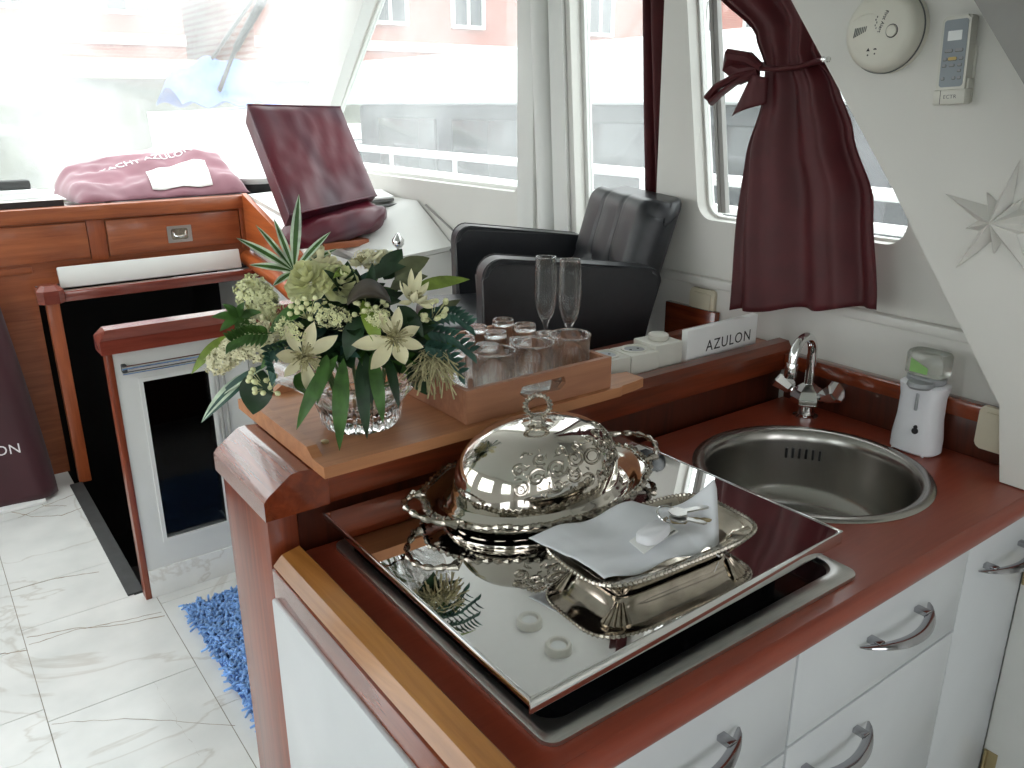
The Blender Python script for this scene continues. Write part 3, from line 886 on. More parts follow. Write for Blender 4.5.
# ------------------------------------------------------------------ wooden board across the bar
bo = thing('hob_cover_board', 'pale wooden hob cover board lying across the bar under the vase', 'wooden board', (0.745, 1.21, 1.032))
bm = NB()
bl = [(-0.325, -0.185), (0.255, -0.180), (0.262, -0.176), (0.300, -0.172), (0.325, -0.166), (0.325, -0.12), (0.270, -0.11), (0.255, -0.09), (0.255, 0.175), (-0.325, 0.175)]
prism(bm, bl, 0.018, lambda u, v, w: Vector((u, v, w)))
obj('panel', bm, BOARD, bo, smooth=25)
bm = NB()
prism(bm, [(-0.145, 0), (-0.125, 0.012), (0.145, 0.012), (0.165, 0.0)], 0.016, lambda u, v, w: Vector((-0.325 + w, u, 0.018 + v)))
obj('end_lip', bm, BOARD, bo, smooth=25)
bm = NB()
prism(bm, [(-0.27, 0), (-0.25, 0.014), (0.20, 0.014), (0.22, 0.0)], 0.016, lambda u, v, w: Vector((u, 0.159 + w, 0.018 + v)))
obj('back_lip', bm, BOARD, bo, smooth=25)
bm = NB(); lathe(bm, [(0, 0.018), (0.006, 0.018), (0.006, 0.021), (0.003, 0.0225), (0, 0.0225)], n=16, c=(-0.285, -0.10, 0)); obj('screw', bm, BRASS, bo)

# ------------------------------------------------------------------ wooden glass crate
cr = thing('wooden_crate', 'open wooden crate full of glasses standing on the board', 'crate', (0.826, 1.195, 1.051), rz=math.radians(0.4))
bm = NB(); bx(bm, -0.146, 0.146, -0.146, 0.146, 0.0, 0.007); obj('bottom', bm, CRATE, cr)
def panel_with_slot(name, f, slot):
    bm = NB()
    o = [(-0.156, 0), (0.156, 0), (0.156, 0.057), (-0.156, 0.057)]
    plate(bm, o, [[(-0.05, 0.030), (-0.038, 0.020), (0.038, 0.020), (0.05, 0.030), (0.045, 0.042), (-0.045, 0.042)]] if slot else [], 0.010, f)
    return obj(name, bm, CRATE, cr, smooth=25)
panel_with_slot('front_side', lambda u, v, w: Vector((u, -0.156 + w, v)), True)
panel_with_slot('back_side', lambda u, v, w: Vector((u, 0.146 + w, v)), True)
for s in (-1, 1):
    bm = NB(); box(bm, (s * 0.151, 0, 0.0285), (0.010, 0.292, 0.057), 0.001); obj('end_side', bm, CRATE, cr)

# glasses
GZ = 1.0585
def tumbler_bm(r, h, t=0.0022, inv=False, facets=12):
    bm = NB()
    def rf(a, z): return 1.0
    pr = [(0, 0), (r * 0.80, 0), (r * 0.86, 0.003), (r * 0.93, h * 0.45), (r, h - 0.001), (r - t * 0.5, h), (r - t, h - 0.001), (r * 0.93 - t, h * 0.45), (r * 0.82 - t, 0.012), (0, 0.009)]
    if inv: pr = [(a, h - z) for a, z in pr]
    lathe(bm, pr, n=40)
    return bm
tl = [(0.766, 1.098, 'leftmost large clear tumbler at the front of the crate'), (0.849, 1.098, 'middle large clear tumbler at the front of the crate'), (0.934, 1.098, 'rightmost large clear tumbler at the front of the crate')]
t0 = None
for x, y, lab in tl:
    if t0 is None:
        t0 = thing('tumbler', lab, 'glass', (x, y, GZ), group='large tumblers in the crate')
        obj('glass', tumbler_bm(0.0375, 0.086), THIN, t0, smooth=60)
        bm = NB()
        for k in range(18):
            a = 2 * PI * k / 18
            tube(bm, [(0.0335 * math.cos(a), 0.0335 * math.sin(a), 0.012), (0.0358 * math.cos(a), 0.0358 * math.sin(a), 0.058)], [0.0016, 0.0010], n=6)
        obj('cut_flutes', bm, GLASS, t0)
        bm = NB(); tube(bm, [(0.0366 * math.cos(2 * PI * i / 48), 0.0366 * math.sin(2 * PI * i / 48), 0.0862) for i in range(48)], 0.0017, n=8, closed=True); obj('rim', bm, GLASS, t0)
    else:
        dup(t0, (x, y, GZ), label=lab)
sg = [(0.858, 1.287, 'small upturned glass at the back of the crate behind the flowers'), (0.930, 1.298, 'small upturned glass in the back right corner of the crate'),
      (0.940, 1.240, 'small upturned glass below the left champagne flute, in the right column'), (0.865, 1.233, 'small upturned glass in the middle of the crate'),
      (0.872, 1.164, 'small upturned glass right behind the middle large tumbler'), (0.936, 1.166, 'small upturned glass between the flutes and the rightmost large tumbler'),
      (0.803, 1.170, 'small upturned glass right behind the leftmost large tumbler'), (0.795, 1.235, 'small upturned glass half hidden by leaves, left in the crate'), (0.735, 1.175, 'small upturned glass behind the sedge at the left of the crate')]
s0 = None
for x, y, lab in sg:
    if s0 is None:
        s0 = thing('shot_glass', lab, 'glass', (x, y, GZ), group='small upturned glasses in the crate')
        obj('glass', tumbler_bm(0.0245, 0.074, 0.002, inv=True), THIN, s0, smooth=60)
        bm = NB(); tube(bm, [(0.0192 * math.cos(2 * PI * i / 40), 0.0192 * math.sin(2 * PI * i / 40), 0.0735) for i in range(40)], 0.0014, n=8, closed=True); obj('foot_ring', bm, GLASS, s0)
    else:
        dup(s0, (x, y, GZ), label=lab)
f0 = None
for x, y, lab in ((1.032, 1.292, 'left of the two champagne flutes behind the crate'), (1.050, 1.238, 'right of the two champagne flutes behind the crate')):
    z = 1.034
    if f0 is None:
        f0 = thing('champagne_flute', lab, 'glass', (x, y, z), group='champagne flutes behind the crate')
        bm = NB()
        lathe(bm, [(0, 0), (0.029, 0), (0.030, 0.0012), (0.022, 0.0032), (0.006, 0.006), (0.0035, 0.012), (0.0032, 0.060), (0.0050, 0.074), (0.0085, 0.081)], n=36)
        lathe(bm, [(0.0085, 0.081), (0.0165, 0.096), (0.0215, 0.118), (0.0235, 0.150), (0.0225, 0.185), (0.0205, 0.212), (0.0198, 0.2125), (0.0192, 0.212), (0.0212, 0.185), (0.0222, 0.150), (0.0202, 0.118), (0.0150, 0.097), (0.006, 0.086), (0, 0.085)], n=36)
        bmesh.ops.remove_doubles(bm, verts=bm.verts[:], dist=1e-5)
        obj('glass', bm, THIN, f0, smooth=80)
        bm = NB(); tube(bm, [(0.0196 * math.cos(2 * PI * i / 40), 0.0196 * math.sin(2 * PI * i / 40), 0.2125) for i in range(40)], 0.0011, n=8, closed=True); obj('rim', bm, GLASS, f0)
    else:
        dup(f0, (x, y, z), label=lab)

# sockets on the bar
def socket_block(name, label, loc, n, rz):
    t = thing(name, label, 'socket', loc, rz)
    w = 0.074
    for i in range(n):
        bm = NB(); box(bm, (w * (i - (n - 1) / 2), 0, 0.024), (w - 0.001, 0.072, 0.047), 0.004)
        h = obj('housing', bm, IVORY, t)
        bm = NB(); cx = w * (i - (n - 1) / 2)
        lathe(bm, [(0.028, 0.0475), (0.028, 0.0500), (0.024, 0.0505), (0.0215, 0.0490), (0.0205, 0.0478)], n=32, c=(cx, 0, 0)); obj('rim', bm, IVORY, h)
        bm = NB(); lathe(bm, [(0, 0.0480), (0.0205, 0.0480), (0.0205, 0.0476), (0, 0.0476)], n=24, c=(cx, 0, 0)); 
        obj('well', bm, GREY_PLASTIC, h)
        bm = NB()
        for s in (-1, 1): lathe(bm, [(0, 0.0484), (0.0028, 0.0484), (0.0028, 0.0479), (0, 0.0479)], n=10, c=(cx + s * 0.0095, 0, 0))
        obj('pin_hole', bm, INK, h)
    return t
socket_block('double_socket', 'white double power socket block on the bar beside the crate', (1.116, 1.157, 1.0175), 2, math.radians(-4))
sw = thing('socket_box', 'white switch box with a round knob on the bar left of the name sign', 'socket', (1.222, 1.156, 1.0165), rz=math.radians(-4))
bm = NB(); box(bm, (0, 0, 0.029), (0.074, 0.072, 0.057), 0.004); obj('housing', bm, IVORY, sw)
bm = NB(); lathe(bm, [(0, 0.0575), (0.019, 0.0575), (0.021, 0.060), (0.021, 0.068), (0.018, 0.0705), (0, 0.071)], n=32); obj('knob', bm, IVORY, sw, smooth=50)
tg = thing('price_tag', 'small white printed tag on two prongs in front of the double socket', 'tag', (1.047, 1.122, 1.031), rz=math.radians(-25))
bm = NB(); box(bm, (0, 0.004, 0.026), (0.024, 0.0012, 0.034), 0.0, rot=Euler((-0.35, 0, 0))); c_ = obj('card', bm, PAPER, tg)
bm = NB()
for i in range(4): box(bm, (-0.002 + 0.001 * i, 0.0045 - 0.001 + 0.0021 * i - 0.001, 0.029 + 0.004 * i), (0.014 - 0.002 * (i % 2), 0.0006, 0.0016), 0, rot=Euler((-0.35, 0, 0)))
obj('print_lines', bm, INK_GREY, c_)
bm = NB()
for s in (-1, 1): tube(bm, [(s * 0.006, -0.004, -0.0125), (s * 0.006, -0.003, 0.012)], 0.0012, n=6)
obj('prong', bm, INK, tg)

# name sign
sg_ = thing('name_sign', 'white block sign lettered AZULON on the bar', 'sign', (1.388, 1.131, 1.0165), rz=math.radians(1.5))
bm = NB(); box(bm, (0, 0, 0.037), (0.234, 0.016, 0.074), 0.001); obj('block', bm, PAPER, sg_)
bm = text_bm('AZULON', 0.034, 0.0002, 1.15); xf(bm, lambda x, y, z: (x + 0.020, -0.0083 - z, y + 0.030)); obj('lettering', bm, INK, sg_, smooth=None)

# ================================================================== SILVERWARE AND NAPKIN
def bead_ring(bm, pts, r, k, amp=0.45, n=6):
    m = len(pts)
    tube(bm, pts, [r * (1 + amp * math.sin(2 * PI * k * i / m)) for i in range(m)], n=n, closed=True)

TR = (0.728, 0.922, 0.9625)
ty = thing('silver_tray', 'oval two-handled silver tray on the glass hob lid', 'tray', TR)
TA, TB = 0.196, 0.137
bm = NB()
lathe(bm, [(0, 0.0045), (0.60, 0.0045), (0.72, 0.0015), (0.80, 0.002), (0.86, 0.012), (0.90, 0.0165), (0.985, 0.0215), (1.0, 0.0225), (0.995, 0.0245), (0.90, 0.0195), (0.86, 0.0165), (0.80, 0.0075), (0.70, 0.0065), (0, 0.0065)], n=96, sx=TA, sy=TB)
obj('plate', bm, SILVER, ty, smooth=60)
bm = NB()
M = 300
pts = []
for i in range(M):
    a = 2 * PI * i / M
    w = 1.0 + 0.012 * math.cos(12 * a)
    pts.append((TA * w * math.cos(a), TB * w * math.sin(a), 0.0238 + 0.001 * math.cos(24 * a)))
bead_ring(bm, pts, 0.0034, 75, 0.45)
bead_ring(bm, [(p[0] * 0.965, p[1] * 0.955, p[2] - 0.001) for p in pts], 0.0018, 100, 0.4)
obj('scroll_rim', bm, SILVER_ORN, ty)
for s in (-1, 1):
    bm = NB()
    P = []
    for i in range(25):
        a = -PI / 2 * 0.96 + PI * 0.96 * i / 24
        P.append((s * (TA * 0.93 + 0.047 * math.cos(a)), 0.055 * math.sin(a), 0.027 + 0.010 * math.cos(a)))
    tube(bm, P, [0.0042 + 0.0016 * math.sin(i * 1.9) + (0.002 if i in (0, 24) else 0) for i in range(25)], n=8)
    for sg2 in (-1, 1):
        tube(bm, [(s * (TA * 0.90), sg2 * 0.052, 0.026), (s * (TA * 0.985), sg2 * 0.060, 0.030), (s * (TA * 1.06), sg2 * 0.046, 0.034)], [0.002, 0.0062, 0.002], n=8)
    obj('handle', bm, SILVER_ORN, ty)

cl = thing('silver_cloche', 'engraved silver dome cover with a ring handle on the oval tray', 'cloche', (0.717, 0.914, 0.9695), rz=math.radians(2))
CA, CB, CH = 0.141, 0.102, 0.092
def dome_pt(th, ph, off=0.0):
    """ph 0 at the dome's foot .. pi/2 at its crown"""
    R = math.cos(ph) ** 0.60 if ph < PI / 2 else 0.0
    z = 0.022 + CH * math.sin(ph) ** 0.92 if ph > 0 else 0.022
    return Vector(((CA * R + off * math.cos(ph)) * math.cos(th), (CB * R + off * math.cos(ph)) * math.sin(th), z + off * math.sin(ph)))
bm = NB()
prof = [(1.135, 0.0), (1.145, 0.003), (1.12, 0.006), (1.08, 0.0085), (1.07, 0.0115), (1.045, 0.0125), (1.03, 0.0165), (1.005, 0.018), (1.0, 0.022)]
N = 96
rings = []
for r, z in prof:
    rings.append([bm.verts.new((CA * r * math.cos(2 * PI * i / N), CB * r * math.sin(2 * PI * i / N), z)) for i in range(N)])
for k in range(1, 19):
    ph = PI / 2 * k / 18
    if k == 18:
        top = bm.verts.new((0, 0, 0.022 + CH))
        for i in range(N): bm.faces.new((rings[-1][i], rings[-1][(i + 1) % N], top))
    else:
        rings.append([bm.verts.new(dome_pt(2 * PI * i / N, ph)) for i in range(N)])
for A, B in zip(rings, rings[1:]):
    for i in range(N): bm.faces.new((A[i], A[(i + 1) % N], B[(i + 1) % N], B[i]))
obj('dome', bm, SILVER, cl, smooth=50)
bm = NB()
bead_ring(bm, [(CA * 1.135 * math.cos(2 * PI * i / 240), CB * 1.135 * math.sin(2 * PI * i / 240), 0.003) for i in range(240)], 0.0016, 60, 0.35)
obj('foot_bead', bm, SILVER_ORN, cl)
# chased scrollwork on the flank facing the sink
bm = NB()
def on_dome(X, Y):
    th = math.radians(-74) + X / 0.088
    ph = 0.60 + Y / 0.072
    return dome_pt(th, max(0.06, min(1.45, ph)), 0.0004)
def scroll(cx, cy, r, turns, dirn, a0, w=0.0018):
    P = []; rr = []
    n = int(18 * turns)
    for i in range(n + 1):
        t = i / n
        a = a0 + dirn * 2 * PI * turns * t
        rad = r * (1 - 0.88 * t)
        P.append(on_dome(cx + rad * math.cos(a), cy + rad * math.sin(a))); rr.append(w * (0.5 + 0.8 * math.sin(PI * min(1, t * 1.2 + 0.15))))
    tube(bm, P, rr, n=6)
    return P
rs = random.Random(3)
P = [on_dome(0.013 * math.cos(2 * PI * i / 30), 0.004 + 0.010 * math.sin(2 * PI * i / 30)) for i in range(30)]
tube(bm, P, 0.0016, n=6, closed=True)
P = [on_dome(0.009 * math.cos(2 * PI * i / 30), 0.004 + 0.0065 * math.sin(2 * PI * i / 30)) for i in range(30)]
tube(bm, P, 0.0009, n=6, closed=True)
for s in (-1, 1):
    for (cx, cy, r, tn, d, a0) in ((0.026, 0.010, 0.012, 1.6, 1, 2.4), (0.030, -0.010, 0.010, 1.5, -1, 1.2), (0.050, 0.004, 0.013, 1.8, 1, 3.3), (0.052, -0.017, 0.009, 1.4, -1, 0.5),
                                   (0.073, -0.004, 0.011, 1.6, -1, 2.6), (0.070, 0.018, 0.009, 1.4, 1, 3.9), (0.090, -0.016, 0.009, 1.5, 1, 1.8), (0.040, 0.024, 0.008, 1.3, -1, 4.2), (0.094, 0.006, 0.008, 1.3, -1, 2.0), (0.016, -0.022, 0.009, 1.5, 1, 1.0), (0.014, 0.024, 0.008, 1.4, 1, 4.4)):
        scroll(s * cx, cy, r, tn, d * s, a0 if s > 0 else PI - a0)
    for k in range(64):
        cx = s * rs.uniform(0.008, 0.098); cy = rs.uniform(-0.026, 0.03); a = rs.uniform(0, 2 * PI); ln = rs.uniform(0.004, 0.009)
        tube(bm, [on_dome(cx, cy), on_dome(cx + ln * 0.5 * math.cos(a), cy + ln * 0.5 * math.sin(a)), on_dome(cx + ln * math.cos(a + 0.4), cy + ln * math.sin(a + 0.4))], [0.0004, 0.0016, 0.0003], n=6)
for k in range(6):
    tube(bm, [on_dome(0, -0.016 - 0.004 * k), on_dome(0.004 - 0.0006 * k, -0.020 - 0.004 * k)], [0.0012, 0.0004], n=5)
    tube(bm, [on_dome(0, -0.016 - 0.004 * k), on_dome(-0.004 + 0.0006 * k, -0.020 - 0.004 * k)], [0.0012, 0.0004], n=5)
obj('chased_scrollwork', bm, SILVER_ORN, cl)
bm = NB()
lathe(bm, [(0, 0.108), (0.026, 0.107), (0.030, 0.1115), (0.024, 0.114), (0.013, 0.116), (0.011, 0.120), (0.014, 0.1225), (0.006, 0.126), (0, 0.126)], n=40, rfun=lambda a, z: 1 + 0.06 * math.cos(10 * a))
kb = obj('finial', bm, SILVER, cl, smooth=60)
bm = NB()
ax = Vector((0.82, -0.57, 0)).normalized()
P = [Vector((0, 0, 0.141)) + ax * (0.0185 * math.cos(2 * PI * i / 120)) + Vector((0, 0, 1)) * (0.0165 * math.sin(2 * PI * i / 120)) for i in range(120)]
bead_ring(bm, P, 0.0036, 20, 0.35, n=8)
obj('ring', bm, SILVER_ORN, kb)

# rectangular entree dish
di = thing('silver_dish', 'rectangular silver dish with a gadrooned rim holding the napkin', 'dish', (0.727, 0.676, 0.9615), rz=math.radians(-3))
def sup(i, n, rx, ry, p=5.0):
    a = 2 * PI * i / n; c, s = math.cos(a), math.sin(a); k = 2 / p
    return (rx * math.copysign(abs(c) ** k, c), ry * math.copysign(abs(s) ** k, s))
bm = NB()
n = 80
secs = [(0.001, 0.098, 0.048), (0.003, 0.100, 0.050), (0.012, 0.106, 0.054), (0.024, 0.116, 0.060), (0.029, 0.130, 0.069), (0.032, 0.142, 0.076), (0.0345, 0.142, 0.076), (0.032, 0.130, 0.068), (0.028, 0.114, 0.058), (0.016, 0.104, 0.052), (0.007, 0.097, 0.047)]
rings = [[bm.verts.new((*sup(i, n, rx, ry, 6 if z < 0.026 else 4.2), z)) for i in range(n)] for z, rx, ry in secs]
for A, B in zip(rings, rings[1:]):
    for i in range(n): bm.faces.new((A[i], A[(i + 1) % n], B[(i + 1) % n], B[i]))
bm.faces.new(rings[0][::-1]); bm.faces.new(rings[-1])
obj('bowl', bm, DISHSILVER, di, smooth=50)
bm = NB()
Q = []
for i in range(320):
    Q.append((*sup(i, 320, 0.142, 0.076, 4.2), 0.0342))
# even spacing along the rim
LQ = [0]
for i in range(320): LQ.append(LQ[-1] + (Vector(Q[(i + 1) % 320]) - Vector(Q[i])).length)
ev = []
j = 0
for k in range(360):
    d = LQ[-1] * k / 360
    while LQ[j + 1] < d: j += 1
    t = (d - LQ[j]) / max(1e-9, LQ[j + 1] - LQ[j])
    ev.append(Vector(Q[j % 320]).lerp(Vector(Q[(j + 1) % 320]), t))
bead_ring(bm, ev, 0.0026, 120, 0.42)
obj('gadroon_rim', bm, SILVER_ORN, di)
for sx in (-1, 1):
    for sy in (-1, 1):
        bm = NB()
        for k in range(7):
            a = math.radians(8 + 12.5 * k)
            c0 = Vector((sx * 0.098, sy * 0.044, 0.0335)); c1 = Vector((sx * (0.104 + 0.022 * math.cos(a)), sy * (0.048 + 0.018 * math.sin(a)), 0.0342))
            c0.z = 0.027; c1.z = 0.0315
            tube(bm, [c0, c1], [0.0008, 0.0026], n=6)
        obj('fan_ornament', bm, SILVER_DARK, di)
for sx in (-1, 1):
    for sy in (-1, 1):
        bm = NB()
        for k in range(6):
            a = math.radians(-6 + 20 * k)
            tube(bm, [(sx * (0.092 + 0.008 * math.cos(a)), sy * (0.044 + 0.005 * math.sin(a)), 0.004), (sx * (0.096 + 0.024 * math.cos(a)), sy * (0.046 + 0.018 * math.sin(a)), 0.027)], [0.001, 0.0042], n=6)
        obj('corner_shell', bm, SILVER_DARK, di)

# napkin
def napk(u, v):
    # u 0 left .. 1 right, v 0 front .. 1 back
    def L(a, b, t): return a + (b - a) * t
    def flat(q, v):
        x = L(-0.150 + 0.028 * (1 - v), 0.030, q)
        y = L(-0.056, 0.074 + 0.004 * q, v) + 0.010 * (1 - q) * (1 - v)
        z = 0.0365 + 0.003 * math.sin(x * 55 + 1) * (0.3 + v) + 0.004 * v + 0.0025 * noise3(q * 3, v * 4)
        z += 0.008 * max(0, 0.2 - q) * 5 * (0.2 + 0.3 * v)
        if v < 0.18: z -= (0.18 - v) * 0.055 * (0.5 + 0.8 * math.sin(q * 5) ** 2)
        return Vector((x, y, z))
    if u <= 0.6: return flat(u / 0.6, v)
    a = flat(1.0, v)
    e = Vector((0.062 + 0.040 * v, -0.054 + 0.050 * v, 0.010 + 0.080 * v ** 0.9))       # standing right-hand edge
    if u <= 0.92:
        t = (u - 0.6) / 0.32
        p = a.lerp(e, t)
        p.z -= 0.022 * math.sin(PI * t) * v; p.z += 0.010 * math.sin(PI * t) * (1 - v)
        p.y -= 0.006 * math.sin(PI * t) * v
        return p
    t = (u - 0.92) / 0.08
    return e + Vector((0.012 * t, 0.004 * t, -0.010 * t - 0.01 * t * v))
bm = NB(); surf(bm, napk, 60, 26, 0.0012)
nk = obj('napkin', bm, CLOTH, smooth=180)
nk.location = (0.727, 0.676, 0.9635); nk.rotation_euler = (0, 0, math.radians(-3))
tag(nk, 'folded white napkin lying in the rectangular silver dish', 'napkin')

# keys and fob on the napkin
ky = thing('key_bunch', 'keys on a ring with a white oval fob and tag lying on the napkin', 'keys', (0.712, 0.668, 1.0085), rz=math.radians(-3)); ky.scale = (1.3, 1.3, 1.3)
bm = NB()
rr_loft(bm, [(0.002, 0.0195, 0.010), (0.003, 0.0215, 0.0115), (0.009, 0.0215, 0.0115), (0.0115, 0.019, 0.0095)], 40, 3.0)
xf(bm, lambda x, y, z: (x * 0.96 - y * 0.28 - 0.006, x * 0.28 + y * 0.96 - 0.010, z))
obj('fob', bm, PLASTIC_W, ky, smooth=50)
bm = NB()
surf(bm, lambda u, v: (-0.034 + 0.060 * u + 0.004 * v, -0.028 + 0.016 * u + 0.026 * v, 0.0008 + 0.001 * math.sin(u * 5)), 6, 3, 0.0006)
kt = obj('paper_tag', bm, PAPER, ky, smooth=60)
bm = NB(); box(bm, (0.010, -0.0155, 0.0022), (0.022, 0.0022, 0.0006), 0, rot=Euler((0, 0, 0.26))); obj('print_line', bm, INK_GREY, kt)
bm = NB()
P = [(0.034 + 0.012 * math.cos(2 * PI * i / 32), 0.010 + 0.012 * math.sin(2 * PI * i / 32), 0.006 + 0.004 * math.sin(2 * PI * i / 32)) for i in range(32)]
tube(bm, P, 0.0011, n=8, closed=True); obj('split_ring', bm, CHROME, ky)
for k, (a, ln) in enumerate(((-0.55, 0.040), (-0.9, 0.034), (-0.2, 0.044))):
    bm = NB()
    d = Vector((math.cos(a), math.sin(a), 0)); q = Vector((-d.y, d.x, 0)); o_ = Vector((0.030, 0.004, 0.004 + 0.003 * k))
    poly = [(0, -0.004), (0.004, -0.009), (0.014, -0.009), (0.018, -0.003), (ln, -0.003), (ln + 0.003, 0), (ln, 0.002), (ln - 0.004, 0.0035), (ln - 0.008, 0.002), (ln - 0.012, 0.0036), (0.018, 0.003), (0.014, 0.009), (0.004, 0.009), (0, 0.004)]
    prism(bm, poly, 0.0018, lambda u, v, w, o_=o_, d=d, q=q: o_ + d * u + q * v + Vector((0, 0, w - 0.05 * u * (1 if k != 2 else 0.4))))
    obj('key', bm, STEEL if k else BRASS, ky, smooth=30)
bm = NB()
for k in range(7):
    lathe(bm, [(0, -0.0022), (0.0022, 0), (0, 0.0022)], n=8, c=(0.020 + 0.0032 * k, 0.002 + 0.004 * math.sin(k), 0.006)); 
obj('chain', bm, SILVER_DARK, ky)

# ================================================================== WALL FITTINGS
def facing_wall(x, y, z):      # local (right, up, out) -> on the inner panel looking from the cabin
    return lambda a, b, c: (-c, -a, b)
# carbon monoxide / smoke alarm
al = thing('smoke_alarm', 'round white smoke alarm on the white panel left of the remote', 'smoke alarm', (1.480, 0.884, 1.655))
fw = facing_wall(0, 0, 0)
def WL(bm): return xf(bm, fw)
bm = NB(); lathe(bm, [(0, 0), (0.070, 0), (0.070, 0.012), (0.067, 0.016), (0.066, 0.030), (0.062, 0.038), (0.052, 0.043), (0, 0.045)], n=64); obj('shell', WL(bm), CREAM, al, smooth=45)
bm = NB(); lathe(bm, [(0.0695, 0.0125), (0.0705, 0.0125), (0.0705, 0.0150), (0.0690, 0.0150)], n=64); obj('base_seam', WL(bm), INK_GREY, al)
bm = NB(); lathe(bm, [(0, 0.044), (0.0095, 0.044), (0.0095, 0.0465), (0.008, 0.0475), (0, 0.0475)], n=28, c=(0.028, -0.002, 0)); tb = obj('test_button', WL(bm), CREAM, al)
bm = NB(); tube(bm, [(0.028 + 0.0105 * math.cos(2 * PI * i / 32), -0.002 + 0.0105 * math.sin(2 * PI * i / 32), 0.0442) for i in range(32)], 0.0007, n=6, closed=True); obj('button_groove', WL(bm), INK, tb)
bm = NB()
for i in range(7):
    xx = -0.042 + 0.0035 * i; hh = 0.016 - 0.0012 * i
    box(bm, (xx, -0.002 + 0.001 * i, 0.0440), (0.0016, hh, 0.0012), 0, rot=Euler((0, 0, -0.12)))
obj('sounder_slots', WL(bm), INK_GREY, al)['label'] = 'slanted grey sounder slots'
bm = NB(); tube(bm, [(-0.05 + 0.06 * i / 12, 0.018 + 0.010 * math.sin(PI * i / 12), 0.0425 + 0.001 * math.sin(PI * i / 12)) for i in range(13)], 0.0012, n=6); obj('moulded_ridge', WL(bm), CREAM, al)
bm = text_bm('First Alert', 0.0088, 0.0002); xf(bm, lambda x, y, z: (0.010 + 0.24 * x * 1.0 * 0 + (y * math.cos(-0.22) - x * math.sin(-0.22) * -1 * 0) + x * -0.30, 0.014 - x * 0.95 + y * -0.30, 0.0449 + z)); obj('lettering', WL(bm), INK, al, smooth=None)
bm = NB()
for i in range(5): box(bm, (-0.0015 - 0.0022 * (i % 2), 0.022 - 0.0045 * i, 0.0446), (0.0016, 0.003, 0.0006))
obj('fine_print', WL(bm), INK_GREY, al)
for k in (0, 1):
    bm = NB(); cx = -0.012 + 0.013 * k; cy = -0.033 + 0.002 * k
    prism(bm, [(cx - 0.0035, cy), (cx + 0.0035, cy), (cx, cy + 0.0055)], 0.0006, lambda u, v, w: Vector((u, v, 0.0433 + w)))
    lathe(bm, [(0, 0.0433), (0.0014, 0.0433), (0.0014, 0.0440), (0, 0.0440)], n=12, c=(cx, cy - 0.0065, 0))
    obj('warning_mark', WL(bm), INK, al)

# air conditioner remote in its cradle
rm = thing('remote_control', 'grey air conditioner remote in a white wall cradle above the star', 'remote control', (1.480, 0.752, 1.603), rot=(math.radians(-3), 0, 0))
bm = NB()
prism(bm, rrect(-0.0235, 0.0235, -0.062, 0.068, 0.006), 0.021, lambda u, v, w: Vector((u, v, 0.004 + w)))
es = [e for e in bm.edges if all(abs(v.co.z - 0.025) < 1e-5 for v in e.verts)]
bmesh.ops.bevel(bm, geom=es, offset=0.003, segments=3, affect='EDGES')
rb = obj('case', WL(bm), IVORY, rm, smooth=40)
bm = NB(); prism(bm, rrect(-0.0195, 0.0195, -0.042, 0.062, 0.005), 0.0012, lambda u, v, w: Vector((u, v, 0.0246 + w))); kp = obj('keypad', WL(bm), GREYBLUE, rb, smooth=30)
bm = NB(); prism(bm, rrect(-0.012, 0.011, 0.030, 0.045, 0.001), 0.0008, lambda u, v, w: Vector((u, v, 0.0256 + w))); obj('display', WL(bm), SCREEN, kp, smooth=30)
def btn(cx, cy, w, h, m=GREY_PLASTIC, nm='button'):
    bm = NB(); prism(bm, rrect(cx - w / 2, cx + w / 2, cy - h / 2, cy + h / 2, h * 0.45), 0.0012, lambda u, v, ww: Vector((u, v, 0.0256 + ww))); obj(nm, WL(bm), m, kp, smooth=30)
    bm = NB(); prism(bm, rrect(cx - w / 2 - 0.0006, cx + w / 2 + 0.0008, cy - h / 2 - 0.0012, cy + h / 2, h * 0.45), 0.0004, lambda u, v, ww: Vector((u, v, 0.0256 + ww))); obj('button_shadow_line', WL(bm), INK_GREY, kp, smooth=30)
for (cx, cy, w, h) in ((-0.0085, 0.015, 0.012, 0.0045), (0.0085, 0.015, 0.012, 0.0045), (-0.013, 0.002, 0.006, 0.004), (0.013, 0.002, 0.006, 0.004), (-0.0135, -0.008, 0.006, 0.0038), (-0.001, -0.008, 0.008, 0.0038), (0.012, -0.008, 0.006, 0.0038), (0.012, -0.017, 0.005, 0.0036), (-0.014, -0.028, 0.005, 0.0042), (0.004, -0.028, 0.005, 0.0042), (0.013, -0.028, 0.005, 0.0042)):
    btn(cx, cy, w, h)
btn(-0.001, 0.002, 0.014, 0.005, YELLOW, 'yellow_button')
bm = NB()
bx(bm, -0.027, 0.027, -0.068, 0.02, 0.0, 0.004, 0.001); bx(bm, -0.027, 0.027, -0.070, -0.046, 0.004, 0.0285, 0.003); bx(bm, -0.027, -0.0235, -0.046, -0.03, 0.004, 0.02, 0.001); bx(bm, 0.0235, 0.027, -0.046, -0.03, 0.004, 0.02, 0.001)
cd = obj('cradle', WL(bm), IVORY, rm, smooth=40)
bm = text_bm('ECTR', 0.0085, 0.0002, 1.1); xf(bm, lambda x, y, z: (x + 0.0025, y - 0.058, 0.0286 + z)); obj('lettering', WL(bm), INK_GREY, cd, smooth=None)
bm = NB(); box(bm, (-0.0135, -0.058, 0.0286), (0.0008, 0.022, 0.0004)); obj('slot_line', WL(bm), INK, cd)

